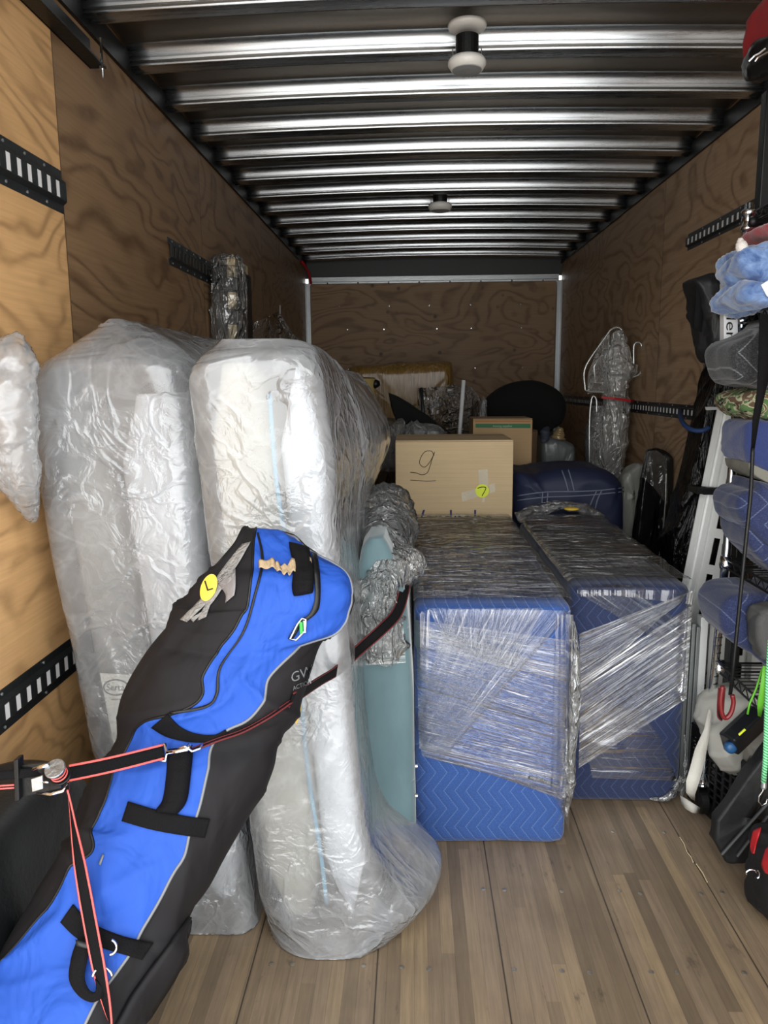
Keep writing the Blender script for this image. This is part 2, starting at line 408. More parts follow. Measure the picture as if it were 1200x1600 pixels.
for X in (-.62, -.22, .18, .55, .95):
    for Z in (2.1, 1.9, 1.55):
        MB().lathe((X+rnd.uniform(-.04, .04), YB, Z), [(.008, 0), (.008, -.003), (.004, -.005)], 10, 'y').build('screw', CHROME, wb)
# end of the roll-up door track on the left
tr = thing('door_track', 'black steel door track end bolted along the top of the left wall', 'track', (-.9, 1.5, 2.37))
MB().b2((XL+.001, DOOR_Y+.02, 2.345), (XL+.006, 2.42, 2.425)).b2((XL, DOOR_Y+.02, 2.345), (XL+.05, 2.42, 2.351)).build('rail', BLACK, tr, bevel=.001)
for k in range(9): MB().lathe((XL+.006, 1.9+k*.06, 2.385), [(.007, 0), (.007, .004), (.003, .006)], 10, 'x').build('rivet', ZINC, tr)
MB().tube([(XL+.045, 2.40, 2.31), (XL+.045, 2.40, 2.42)], .004, 8).lathe((XL+.045, 2.40, 2.335), [(.011, 0), (.011, .008)], 6).build('stud', CHROME, tr)

# ------------------------------------------------------------------ slotted cargo tracks on the walls
BACKPL = flat('bright_backing_strip', '#fbfcfd', .5, 0, 0, vary=.03)
def etrack(side, y0, y1, zt, zb, label, pitch=.0508, mt=DGREY, bright=True):
    X = XL if side == 'l' else XR; sg = 1 if side == 'l' else -1
    t = thing('cargo_track', label, 'track', (X, (y0+y1)/2, (zt+zb)/2), 'slotted cargo tracks on the walls')
    H = zt-zb; d = .012
    cs = [(0.0012, zt), (.0012, zt-.20*H), (d, zt-.28*H), (d, zb+.28*H), (.0012, zb+.20*H), (.0012, zb)]
    m = MB(); s0 = zb+.31*H; s1 = zt-.31*H
    def strip(a, b, c, e):  # between profile points over y range
        m.add([(X+sg*a[0], c, a[1]), (X+sg*a[0], e, a[1]), (X+sg*b[0], e, b[1]), (X+sg*b[0], c, b[1])], [(0, 1, 2, 3)])
    for i in (0, 1, 3, 4): strip(cs[i], cs[i+1], y0, y1)
    strip((d, zt-.28*H), (d, s1), y0, y1); strip((d, s0), (d, zb+.28*H), y0, y1)
    k = int((y1-y0)/pitch); off = (y1-y0-k*pitch)/2
    sl = []
    for i in range(k+1):
        a = y0+off+(i-.5)*pitch+pitch*.22 if i else y0; b = y0+off+(i+.5)*pitch-pitch*.22 if i < k else y1
        strip((d, s1), (d, s0), max(a, y0), min(b, y1))
        if i < k:
            c = y0+off+(i+.5)*pitch
            sl.append((c, s0, s1))
    m.build('rail', mt, t, solid=.0022, bevel=.0005)
    if bright:
        for c, a, b in sl[:100]: MB().b2((X+sg*.0004, c-pitch*.26, a-.001), (X+sg*.0122, c+pitch*.19, b-.002)).build('slot', BACKPL, t)
    for i in range(0, k, 2 if y1-y0 < 2 else 4):
        c = y0+off+(i+.5)*pitch
        for z in (zt-.1*H, zb+.1*H):
            MB().lathe((X+sg*.0012, c, z), [(.004, 0), (.004, sg*.003), (.002, sg*.004)], 8, 'x').build('rivet', ZINC, t)
    return t
etrack('l', 1.0, 2.165, 1.995, 1.883, 'dark slotted cargo track with bright slots, high on the left wall at the frame edge')
etrack('l', 3.08, 4.6, 1.99, 1.887, 'short grey slotted cargo track, higher left wall beside the wrapped bed slats', bright=False)
etrack('l', 1.0, 3.4, .733, .632, 'grey slotted cargo track low on the left wall behind the black leather seat')
etrack('r', 1.2, 3.86, 2.105, 2.03, 'slotted cargo track with white slots high on the right wall above the blankets')
etrack('r', 3.3, 6.95, 1.307, 1.238, 'long slotted cargo track at mid height of the right wall behind the clear wrapped frames', bright=True)
# ------------------------------------------------------------------ ceiling lamps
DOME = flat('lamp_housing', '#d8d6d0', .35, 0, 0, vary=.03); LENS = flat('frosted_lens', '#8d8f90', .3, 0, 300, .2)
def lamp(x, y, z, label, s=1.):
    t = thing('ceiling_light', label, 'light', (x, y, z), 'round ceiling lights')
    MB().lathe((x, y, z), [(.036*s, .03), (.036*s, -.042*s)], 24).build('neck', BLACK, t, smooth=False)
    MB().lathe((x, y, z-.04*s), [(.035*s, .012*s), (.052*s, .006*s), (.060*s, -.004*s), (.060*s, -.012*s), (.050*s, -.028*s), (.047*s, -.028*s)], 40).build('housing', DOME, t, smooth=True)
    MB().lathe((x, y, z-.068*s), [(.046*s, .0), (.046*s, -.002*s), (.02*s, -.004*s)], 40).build('lens', LENS, t)
    MB().lathe((x, y, ZR+.052), [(.062*s, .0), (.058*s, -.012*s), (.03*s, -.014*s)], 32).build('base_plate', DOME, t, smooth=True)
    for a in (-1, 1): MB().tube([(x+a*.045*s, y, z-.04*s), (x+a*.045*s, y, z-.005*s)], .002, 6).build('screw', ZINC, t)
p = at(730, 60, 2.62)
lamp(p[0], 2.62, ZR-.012, 'round white ceiling light nearest the viewer, hanging below the roof')
p = at(688, 322, 4.68); lamp(p[0], 4.72, ZR+.02, 'round white ceiling light farther back under the roof', 1.15)
tg = MB().tube([(XL+.02, 6.7, ZR-.03), (XL+.03, 6.85, ZR-.05), (XL+.05, 6.92, ZR-.10), (XL+.06, 6.95, ZR-.18)], .012, 8).build('red_cable', RED, smooth=True)
tag(tg, 'short red cable hanging in the top left back corner of the truck', 'cable')
# ------------------------------------------------------------------ thin plastic films
def film(name, tint, opac, rough=.16, streak=None, nscale=30., bstr=.6, cover_hi=.9, uv=False, gloss=.5, spread=.25, bdist=.004, amin=0., patchy=False):
    """translucent polythene: part clear, part milky, folds scatter more; highlights come from the lights"""
    M = NM(name)
    c = M.n('TexCoord').outputs['UV'] if uv else M.world()
    if streak: mp = M.n('Mapping'); M.l(c, mp.inputs[0]); mp.inputs[3].default_value = streak; c2 = mp.outputs[0]
    else: c2 = c
    r1 = M.noise(c2, nscale, 4, .55, .6); rid = M.math('ABSOLUTE', M.math('SUBTRACT', r1, .5)); rid = M.mr(rid, 0, .09, 1, 0)
    r2 = M.noise(c2, nscale*.37, 3, .5, 1.2); rid2 = M.mr(M.math('ABSOLUTE', M.math('SUBTRACT', r2, .5)), 0, .05, 1, 0)
    h = M.math('ADD', M.math('MULTIPLY', rid, .5), M.math('ADD', M.math('MULTIPLY', rid2, .9), M.math('MULTIPLY', r1, .8)))
    if patchy: h = M.math('MULTIPLY', h, M.mr(M.noise(c, 3.7, 2, .5), .42, .62, .12, 1.5))
    nr = M.bump(h, bstr, bdist)
    dens = M.mr(M.noise(c, 3.1, 3, .6), .3, .7, 1-spread, 1+spread)
    lw = M.n('LayerWeight'); lw.inputs[0].default_value = .35; M.l(nr, lw.inputs['Normal'])
    a = M.math('ADD', M.math('MULTIPLY', dens, opac), M.math('MULTIPLY', M.math('ADD', rid, rid2), .18*opac+.02))
    a = M.math('ADD', a, M.math('MULTIPLY', lw.outputs['Facing'], .16)); a = M.math('MINIMUM', M.math('MAXIMUM', a, amin), cover_hi)
    d = M.n('BsdfDiffuse'); d.inputs[0].default_value = lin(tint); M.l(nr, d.inputs['Normal'])
    t = M.n('BsdfTranslucent'); t.inputs[0].default_value = lin(tint); M.l(nr, t.inputs['Normal'])
    dt = M.n('MixShader'); dt.inputs[0].default_value = .35; M.l(d.outputs[0], dt.inputs[1]); M.l(t.outputs[0], dt.inputs[2])
    tr = M.n('BsdfTransparent'); tr.inputs[0].default_value = (.96, .97, .97, 1)
    m1 = M.n('MixShader'); M.l(a, m1.inputs[0]); M.l(tr.outputs[0], m1.inputs[1]); M.l(dt.outputs[0], m1.inputs[2])
    g = M.n('BsdfGlossy'); g.inputs['Roughness'].default_value = rough; M.l(nr, g.inputs['Normal'])
    fr = M.n('Fresnel'); fr.inputs[0].default_value = 1.5; M.l(nr, fr.inputs['Normal'])
    ff = M.math('MULTIPLY_ADD', fr.outputs[0], 1.2*gloss, gloss*.02, clamp=True)
    m2 = M.n('MixShader'); M.l(ff, m2.inputs[0]); M.l(m1.outputs[0], m2.inputs[1]); M.l(g.outputs[0], m2.inputs[2])
    return M.done(m2.outputs[0])
BAG = film('milky_polythene_bag', '#dde0e4', .31, .18, nscale=13, bstr=.5, bdist=.005, gloss=1.25, spread=.4, patchy=True)
BAGT = film('clear_polythene', '#e6e8e8', .10, .15, nscale=26, bstr=.8, bdist=.006, gloss=1.8)
FOIL = film('bunched_clear_film', '#eef0ee', .15, .16, nscale=30, bstr=1., bdist=.008, gloss=2.4, streak=(1, 1, .35))
TICK = NM('mattress_ticking'); _c = TICK.world(); _n = TICK.noise(TICK.world((1, 1, 1)), 14, 3, .5)
TICK = TICK.done(TICK.pbsdf(lin('#d9dce2'), .8, 0, TICK.bump(_n, .5, .02)))
SPRING = flat('grey_border_fabric', '#8f8f8c', .85, 0, 160, .3, vary=.06)
BLUES = flat('pale_blue_piping', '#6fa9c6', .7)

def crumple(G, Sx, Tx, seed, amp=1., cu=True, n=1.):
    N = normals(G, cu)
    sb = (Sx.min(), Sx.max(), Tx.min(), Tx.max()); area = (sb[1]-sb[0])*(sb[3]-sb[2])
    D = creases(Sx, Tx, seed, int(14*area*n), .20, .007, .006*amp, sb=sb)
    D += creases(Sx, Tx, seed+1, int(150*area*n), .05, .0032, .003*amp, sb=sb)
    g = np.random.default_rng(seed+5); Mk = np.zeros_like(D)
    for _ in range(int(5*area)+2):
        cs, ct = g.uniform(sb[0], sb[1]), g.uniform(sb[2], sb[3]); w = g.uniform(.10, .26); Mk = np.maximum(Mk, np.exp(-((Sx-cs)**2+(Tx-ct)**2*.5)/w**2))
    D = D*(.22+1.1*Mk)+creases(Sx, Tx, seed+2, int(4*area*n)+2, .5, .014, .006*amp, ang=1.35, spread=.5, sb=sb)
    return G+N*D[..., None]
def soft_box(name, m, parent, x0, x1, y0, y1, z0, z1, r=.03, lean=0., bulge=.0, seed=1, shear=None):
    rows = []
    for t in np.linspace(0, 1, 9):
        e = math.sqrt(max(0, 1-max(0, (abs(2*t-1)-(1-2*r/(z1-z0)))/(2*r/(z1-z0)))**2)) if r > 0 else 1
        z = z0+(z1-z0)*t; sh = shear(z) if shear else 0
        rows.append((z, (x0+x1)/2+sh, (y0+y1)/2, (x1-x0)/2-r*(1-e)+bulge*math.sin(math.pi*t), (y1-y0)/2-r*(1-e), r*1.3))
    G, a, b = rloft(rows, 96, 60, False)
    mb = MB().grid(G, cu=True); mb.f.append(tuple(j*60 for j in range(96))[::-1]); mb.f.append(tuple(j*60+59 for j in range(96)))
    return mb, mb.build(name, m, parent, smooth=True)

# ------------------------------------------------------------------ the two bagged mattress sets standing on edge by the left wall
def bagged(label, grp, rows, Yf, depth, seed, inner, base, top_extra=None, hull_bump=None, Mz=190):
    """rows: (photo y, left x, right x) of the front face"""
    t = thing('bagged_mattress', label, 'mattress', base, grp)
    R = []
    for y, l, r, rad in rows:
        A = at(l, y, Yf); B = at(r, y, Yf); R.append((A[2], (A[0]+B[0])/2, Yf+depth/2, (B[0]-A[0])/2, depth/2-(.0 if y > 560 else (560-y)*.0022), rad))
    R.sort(key=lambda q: q[0]); R[0] = (0.004,)+R[0][1:]
    G, Sx, Tx = rloft(R, 520, Mz, True)
    if hull_bump is not None: G = hull_bump(G)
    G0 = G.copy(); G = crumple(G, Sx, Tx, seed)
    G[:, :, 2] = np.maximum(G[:, :, 2], .003); G[..., 0] = np.maximum(G[..., 0], XL+.004)
    mb = MB().grid(G, cu=True); mb.f.append(tuple(j*Mz+Mz-1 for j in range(G.shape[0])))
    uv = np.stack([Sx, Tx], 2).reshape(-1, 2)
    mb.build('plastic_bag', BAG, t, smooth=True, uv=uv)
    return t, mb
# left set
def lean1(z): return .02+(1.2-z)*.085
rowsL = [(1492, 268, 392, .05), (1470, 262, 398, .06), (1420, 240, 392, .05), (1300, 172, 372, .05), (1200, 140, 352, .05), (1100, 118, 338, .05), (1000, 98, 328, .05), (900, 74, 320, .05), (800, 54, 312, .06), (700, 40, 306, .06), (640, 26, 303, .07), (600, 24, 298, .09), (570, 40, 290, .1), (545, 62, 262, .1), (520, 88, 222, .08), (500, 110, 180, .05), (489, 122, 150, .02)]
tL, mbL = bagged('grey and white mattress set in a milky bag, standing against the left wall', None, rowsL, 1.78, 1.76, 11, None, (-.6, 2.6, 0))
box1, _ = soft_box('box_spring', SPRING, tL, -.86, -.735, 1.84, 3.5, .03, 1.36, .03, shear=lambda z: (1.1-z)*.10)
box2, _ = soft_box('mattress', TICK, tL, -.715, -.545, 1.825, 3.5, .03, 1.40, .06, shear=lambda z: (1.1-z)*.10)
# extra film of that bag flopped toward the wall
LOOSE = True
# paper law tag on the grey border, seen through the bag
PAPER = flat('cream_paper_tag', '#f6f4ea', .8, vary=.03); GINK = flat('grey_print', '#2c2c30', .8)
b1 = bvh_of(box1)
def ptc(bvh, quad, off, n=8, m=8, Y=None): return patch(bvh, [quad[0], quad[1]], [quad[3], quad[2]], n, m, off, Y, smooth=False)
def planar(quad, Y): return [at(x, y, Y) for x, y in quad]
TAGY = 1.806
q = planar([(156, 1052), (215, 1055), (228, 1170), (178, 1165)], TAGY)
lt = MB().prism(q, (0, .002, 0)).build('paper_tag', PAPER, tL)
def text3d(s, size_px, pos, Yf, m, parent, name='lettering', rot=0., wid=1., thick=.0006, fn=None, shear=0.):
    cu = bpy.data.curves.new('t', 'FONT'); cu.body = s; cu.size = 1; cu.resolution_u = 3
    to = bpy.data.objects.new('t', cu); COL.objects.link(to); dg = bpy.context.evaluated_depsgraph_get()
    me = bpy.data.meshes.new_from_object(to.evaluated_get(dg)); bpy.data.objects.remove(to)
    V = []; c, s_ = math.cos(rot), math.sin(rot)
    for v in me.vertices:
        x = (v.co.x+shear*v.co.y)*size_px*wid; y = v.co.y*size_px; X = pos[0]+c*x+s_*y; Y = pos[1]+s_*x-c*y
        V.append(fn(X, Y) if fn else at(X, Y, Yf))
    mb = MB().add(V, [tuple(p.vertices) for p in me.polygons]); bpy.data.meshes.remove(me)
    return mb.build(name, m, parent)
E_ = [at(181+19*math.cos(a), 1074+12*math.sin(a), TAGY-.001) for a in np.linspace(0, 2*math.pi, 25)[:-1]]
MB().tube(E_, .0018, 5, closed=True).build('oval_outline', GINK, lt)
text3d('Serta', 15, (166, 1079), TAGY-.0015, GINK, lt, wid=.9)
for k, (a, b, y) in enumerate([(174, 200, 1092), (184, 206, 1118), (184, 204, 1124), (186, 208, 1132), (188, 205, 1140)]):
    MB().prism(planar([(a, y), (b, y), (b, y+1.8), (a, y+1.8)], TAGY-.001), (0, .0004, 0)).build('printed_line', GINK, lt)

# middle set
rowsM = [(1512, 440, 560, .12), (1505, 425, 585, .12), (1488, 410, 612, .12), (1462, 402, 626, .12), (1435, 399, 620, .09), (1400, 396, 596, .06), (1300, 385, 574, .05), (1150, 364, 552, .05), (1000, 340, 534, .05), (850, 316, 518, .05), (700, 300, 506, .05), (620, 291, 500, .05), (580, 288, 496, .06), (555, 300, 488, .07), (540, 312, 478, .07), (530, 322, 462, .05), (527, 330, 440, .02)]
def bumpM(G):
    X, Y, Z = G[..., 0], G[..., 1], G[..., 2]
    right = sstep(-.26, -.19, X)
    b = .12*np.exp(-((Y-2.55)/.55)**2)*np.exp(-((Z-1.27)/.18)**2)+.03*np.exp(-((Y-2.2)/.5)**2)*np.exp(-((Z-.9)/.25)**2)
    foot = .12*np.exp(-((Y-1.95)/.22)**2)*np.exp(-((Z-.12)/.10)**2)
    G[..., 0] += right*(b+foot)
    sag = sstep(1.40, 1.5, Z)*sstep(2.0, 2.6, Y)*.05; G[..., 2] -= sag
    return G
tM, mbM = bagged('white mattress set with blue piping in a milky bag, standing in the middle left', None, rowsM, 1.70, 1.85, 23, None, (-.3, 2.6, 0), hull_bump=bumpM)
sh2 = lambda z: (1.45-z)*.075
soft_box('box_spring', flat('beige_border_fabric', '#b9b4a6', .85, 0, 160, .3, vary=.08), tM, -.485, -.335, 1.76, 3.45, .05, 1.47, .035, shear=sh2)
soft_box('mattress', TICK, tM, -.322, -.215, 1.745, 3.45, .05, 1.46, .05, shear=sh2)
MB().tube([(-.328+sh2(z)+.006*math.sin(z*9), 1.752, z) for z in np.linspace(.12, 1.4, 30)], .0055, 8).build('piping', BLUES, tM, smooth=True)
# a clear peak of film and a wrapped thing behind it
# ------------------------------------------------------------------ the blue and black bag leaning in the front left corner
BLUE = NM('royal_blue_canvas'); _p = BLUE.world(); _f = BLUE.noise(_p, 9, 4, .6)
_c = BLUE.mix(_f, lin('#21489f'), lin('#2852ab')); _w = BLUE.noise(BLUE.world((1, 1, .45)), 11, 3, .55, .6)
_st = BLUE.mr(BLUE.noise(_p, 7, 5, .7), .6, .8, 0, .35); _c = BLUE.mix(_st, _c, lin('#3b62a8'))
BLUE = BLUE.done(BLUE.pbsdf(_c, .62, 0, BLUE.bump(BLUE.noise(_p, 500, 2, .5), .15, .001, BLUE.bump(_w, .8, .025)), Specular_IOR_Level=.2))
BBLK = NM('black_canvas'); _p = BBLK.world(); _w = BBLK.noise(BBLK.world((1, 1, .5)), 8, 3, .5, .5)
BBLK = BBLK.done(BBLK.pbsdf(BBLK.mix(BBLK.noise(_p, 5, 3, .5), lin('#161517'), lin('#1f1d1f')), .72, 0, BBLK.bump(BBLK.noise(_p, 500, 2, .5), .15, .001, BBLK.bump(_w, .5, .02)), Specular_IOR_Level=.2))
#        L             blueL        blueR        R            Y     depth
ST = [((386, 830), (400, 831), (436, 838), (440, 839), 1.53, .015),
      ((374, 840), (403, 840), (466, 852), (470, 853), 1.52, .05),
      ((354, 862), (407, 862), (500, 872), (504, 873), 1.515, .08),
      ((330, 890), (410, 884), (530, 893), (534, 894), 1.51, .10),
      ((306, 920), (409, 905), (545, 918), (548, 920), 1.50, .115),
      ((286, 945), (402, 930), (541, 948), (546, 950), 1.495, .12),
      ((265, 972), (388, 968), (524, 980), (532, 982), 1.485, .12),
      ((240, 1008), (366, 1008), (480, 1012), (502, 1006), 1.475, .12),
      ((215, 1048), (343, 1045), (437, 1062), (486, 1050), 1.46, .12),
      ((197, 1085), (338, 1085), (425, 1100), (474, 1088), 1.445, .12),
      ((187, 1120), (262, 1118), (396, 1135), (462, 1128), 1.43, .12),
      ((178, 1160), (220, 1160), (356, 1163), (447, 1162), 1.41, .12),
      ((165, 1200), (212, 1205), (349, 1205), (427, 1200), 1.39, .12),
      ((150, 1245), (206, 1250), (338, 1250), (403, 1245), 1.365, .12),
      ((133, 1295), (190, 1285), (322, 1297), (376, 1292), 1.34, .12),
      ((108, 1340), (187, 1342), (308, 1345), (348, 1342), 1.31, .12),
      ((75, 1385), (146, 1388), (285, 1390), (325, 1385), 1.28, .12),
      ((44, 1435), (98, 1437), (257, 1443), (293, 1435), 1.25, .12),
      ((14, 1485), (55, 1485), (232, 1492), (284, 1487), 1.22, .12),
      ((-12, 1535), (18, 1540), (202, 1540), (258, 1535), 1.19, .12),
      ((-50, 1600), (-16, 1605), (162, 1605), (222, 1600), 1.15, .12),
      ((-90, 1690), (-50, 1690), (100, 1690), (165, 1690), 1.11, .115),
      ((-130, 1800), (-90, 1800), (30, 1800), (95, 1800), 1.07, .10),
      ((-150, 1900), (-110, 1900), (-10, 1900), (45, 1900), 1.05, .09),
      ((-165, 1960), (-130, 1960), (-30, 1960), (20, 1960), 1.04, .06)]
flatr = [tuple(a)+tuple(b)+tuple(c)+tuple(d)+(Y, dd) for a, b, c, d, Y, dd in ST]
NR = 210; Rr = interp(flatr, NR)
NF = 44; NB = 16
GB = np.zeros((NR, NF+NB, 3)); SG = np.zeros((NR, NF+NB)); TG = np.zeros((NR, NF+NB))
rowsC = []
for i in range(NR):
    q = Rr[i]; Yd = q[8]; l = at(q[0], q[1], Yd); r = at(q[6], q[7], Yd)
    rowsC.append((l, r, q[9], (q[2]-q[0])/(q[6]-q[0]), (q[4]-q[0])/(q[6]-q[0])))
for i in range(NR):
    l, r, d, f1, f2 = rowsC[i]; c = (l+r)/2; a = (r-l)/2
    j0 = max(i-3, 0); j1 = min(i+3, NR-1); ax = (rowsC[j1][0]+rowsC[j1][1])/2-(rowsC[j0][0]+rowsC[j0][1])/2
    n_ = np.cross(a, ax); n_ /= np.linalg.norm(n_)
    if n_[1] > 0: n_ = -n_
    d = min(d, np.linalg.norm(a)*.85)
    p1 = math.acos(max(-1, min(1, 1-2*max(f1, .01)))); p2 = math.acos(max(-1, min(1, 1-2*min(f2, .985))))
    k1, k2 = 14, 30
    ph = list(np.linspace(0, p1, k1+1))+list(np.linspace(p1, p2, k2-k1+1))[1:]+list(np.linspace(p2, math.pi, NF-k2+1))[1:-1]
    ph = ph[:NF]+list(np.linspace(math.pi, 2*math.pi, NF+NB-len(ph)+0, endpoint=False)) if len(ph) < NF+NB else ph
    ph = ph[:NF+NB]
    for k, f in enumerate(ph):
        dd = d*(1 if f < math.pi else .55); sn = math.sin(f); sg = abs(sn)**.75*(1 if sn > 0 else -1)
        GB[i, k] = c-a*math.cos(f)+n_*dd*sg; SG[i, k] = k*.011; TG[i, k] = i*.0065
GN = normals(GB.transpose(1, 0, 2), True).transpose(1, 0, 2); cen = GB.mean(1, keepdims=True)
GN = GN*np.sign(np.sum(GN*(GB-cen), 2, keepdims=True))
D = creases(SG, TG, 5, 46, .10, .010, .006)+creases(SG, TG, 6, 30, .22, .022, .011, ang=1.2, spread=.5)
# the pinch across the middle where the strap pulls it in
mid = np.exp(-((np.arange(NR)/NR-.455)/.03)**2)[:, None]; D = D-.018*mid
GB = GB+GN*D[..., None]; GB[..., 2] = np.maximum(GB[..., 2], .003); GB[..., 0] = np.maximum(GB[..., 0], XL+.012)
tB = thing('equipment_bag', 'long royal blue and black equipment bag leaning across the bagged mattresses', 'bag', (GB[-1].mean(0)[0], GB[-1].mean(0)[1], 0))
bodyall = MB().grid(GB, cv=True); bb = bvh_of(bodyall)
sel = MB().grid(GB[:, 14:31]); sel.build('front_panel', BLUE, tB, smooth=True, label='royal blue front panel')
rest = np.concatenate([GB[:, 30:], GB[:, :15]], 1); mbk = MB().grid(rest)
mbk.f.append(tuple(range(rest.shape[1]))); mbk.build('side_panel', BBLK, tB, smooth=True, label='black side panels')
GREYP = flat('grey_piping', '#6f7276', .5)
for k in (14, 30):
    MB().tube(GB[3:, k], .0028, 6).build('piping', GREYP if k == 30 else BLACK, tB, smooth=True)
def strip_on(bvh, A, B, n, m, off, name, mt, parent, solid=.002, Y=1.4, **k):
    G = patch(bvh, A, B, n, m, off, Y, **{kk: v for kk, v in k.items() if kk in ('smooth',)})
    return MB().grid(G).build(name, mt, parent, smooth=True, solid=solid, uv=puv(G), label=k.get('label'))
# cross bands
strip_on(bb, [(236, 1137), (262, 1152), (300, 1160), (340, 1158), (358, 1148)], [(262, 1115), (280, 1135), (305, 1146), (335, 1148), (352, 1140)], 24, 6, .004, 'band', WEB, tB)
strip_on(bb, [(200, 1252), (240, 1264), (290, 1275), (328, 1280)], [(190, 1283), (235, 1296), (285, 1305), (320, 1309)], 24, 6, .004, 'band', WEB, tB)
strip_on(bb, [(114, 1413), (140, 1440), (190, 1462), (240, 1473)], [(94, 1441), (122, 1467), (165, 1483), (222, 1500)], 24, 6, .004, 'band', WEB, tB)
# padded handles
def pad(A, B, name, off=.016, n=22):
    G = patch(bb, A, B, n, 9, .006, 1.4)
    c = np.array([math.sin(math.pi*j/8)**.6 for j in range(9)]); e = np.array([min(1, math.sin(math.pi*i/(n-1))*3) for i in range(n)])
    d = -ray(300, 1200)/np.linalg.norm(ray(300, 1200)); ridge = np.array([1-.22*math.exp(-((j-4)/.8)**2) for j in range(9)])
    q = np.array([1+.07*math.sin(i*2.1) for i in range(n)])
    G = G+(e[:, None]*c[None]*ridge[None]*q[:, None]*off)[..., None]*d
    return MB().grid(G).build(name, WEB, tB, smooth=True, solid=.006)
pad([(264, 1172), (262, 1210), (256, 1250), (244, 1267)], [(300, 1170), (296, 1210), (290, 1250), (276, 1270)], 'handle', .018)
pad([(452, 848), (460, 885), (458, 915), (460, 930)], [(481, 856), (488, 890), (488, 915), (487, 925)], 'handle', .016)
# zip and its pull
strip_on(bb, [(487, 862), (491, 900), (492, 935), (484, 958), (470, 968)], [(495, 866), (500, 900), (500, 940), (494, 958), (474, 974)], 26, 3, .005, 'zip', BLACK, tB)
strip_on(bb, [(404, 832), (412, 876), (400, 930), (382, 988), (346, 1042), (341, 1084), (322, 1106), (266, 1117)], [(401, 833), (408, 877), (396, 931), (378, 988), (342, 1043), (336, 1085), (320, 1102), (264, 1113)], 40, 3, .003, 'zip', BLACK, tB)
def P_(x, y, o=.01): return cast(bb, x, y, o, 1.45)
loop = thing('carabiner', 'silver carabiner and key tags hooked on the blue bag zip', 'clip', P_(470, 990), None)
loop.parent = None
MB().tube([P_(453, 998, .012), P_(463, 1000, .014), (P_(477, 985, .016)), P_(478, 968, .012), P_(472, 966, .010), P_(465, 975, .010)], .0022, 6, closed=True).build('gate', CHROME, loop, smooth=True)
GRN = flat('green_plastic', '#3fae45', .5)
MB().tube([P_(470, 972, .016), P_(471, 990, .018)], .003, 6).build('tag', GRN, loop)
MB().tube([P_(475, 970, .016), P_(476, 988, .018)], .0028, 6).build('tag', CHROME, loop)
strip_on(bb, [(450, 998), (460, 980), (468, 968)], [(456, 1001), (466, 985), (472, 970)], 8, 3, .007, 'zip_pull', BLACK, tB)
# masking tape on the head, clear tapes and sticker on the black side
MASK = flat('tan_masking_tape', '#a58f70', .7, 0, 90, .8, vary=.25)
CLRT = film('clear_packing_tape', '#b9b6b2', .55, .2, nscale=60, bstr=.6, gloss=.8)
GREYT = flat('grey_duct_tape', '#7b7777', .5, .1, 60, .5, vary=.15)
G = patch(bb, [(404, 876), (425, 872), (434, 878), (446, 882), (460, 872), (487, 870)], [(405, 888), (425, 886), (438, 892), (450, 896), (462, 892), (488, 889)], 40, 6, .012, 1.4)
for i in range(40): G[i] += np.array([0, -.007*abs(math.sin(i*.55)), .003*math.sin(i*.9)])
MB().grid(G).build('masking_tape', MASK, tB, smooth=True, solid=.0012, label='crumpled tan masking tape')
for A, B in (([(378, 850), (350, 885), (318, 930), (281, 968)], [(392, 846), (366, 890), (330, 935), (292, 972)]),
             ([(366, 868), (345, 900), (320, 950), (296, 966)], [(372, 872), (355, 905), (333, 940), (302, 972)]),
             ([(352, 890), (340, 915), (318, 950), (308, 970)], [(368, 892), (362, 905), (334, 935), (322, 964)]),
             ([(340, 912), (352, 928), (352, 942)], [(368, 888), (368, 915), (366, 930)])):
    strip_on(bb, A, B, 16, 5, .006, 'duct_tape', GREYT if len(A) == 3 else CLRT, tB, solid=.0006, label='creased translucent tape')
def disc(bvh, c, rx, ry, rot, off, name, m, parent, Y=1.4, n=24, rings=3):
    V = [cast(bvh, c[0], c[1], off, Y)]; F = []
    for k in range(1, rings+1):
        for i in range(n):
            a = 2*math.pi*i/n; x, y = rx*k/rings*math.cos(a), ry*k/rings*math.sin(a)
            V.append(cast(bvh, c[0]+x*math.cos(rot)-y*math.sin(rot), c[1]+x*math.sin(rot)+y*math.cos(rot), off, Y))
    for i in range(n):
        F.append((0, 1+i, 1+(i+1) % n))
        for k in range(rings-1): F.append((1+k*n+i, 1+(k+1)*n+i, 1+(k+1)*n+(i+1) % n, 1+k*n+(i+1) % n))
    return MB().add(V, F).build(name, m, parent, solid=.0006)
st = disc(bb, (326, 918), 12, 22, .35, .010, 'sticker', YEL, tB)
text3d('L', 24, (322, 924), 1.4, INK, st, rot=-.3, fn=lambda x, y: cast(bb, x, y, .012, 1.4))
text3d('GW', 21, (455, 1067), 1.4, GREYP, tB, rot=-.38, shear=.3, wid=1.0, fn=lambda x, y: cast(bb, x, y, .003, 1.4))
text3d('ACTION', 9, (458, 1079), 1.4, GREYP, tB, rot=-.38, shear=.3, wid=.9, fn=lambda x, y: cast(bb, x, y, .003, 1.4))
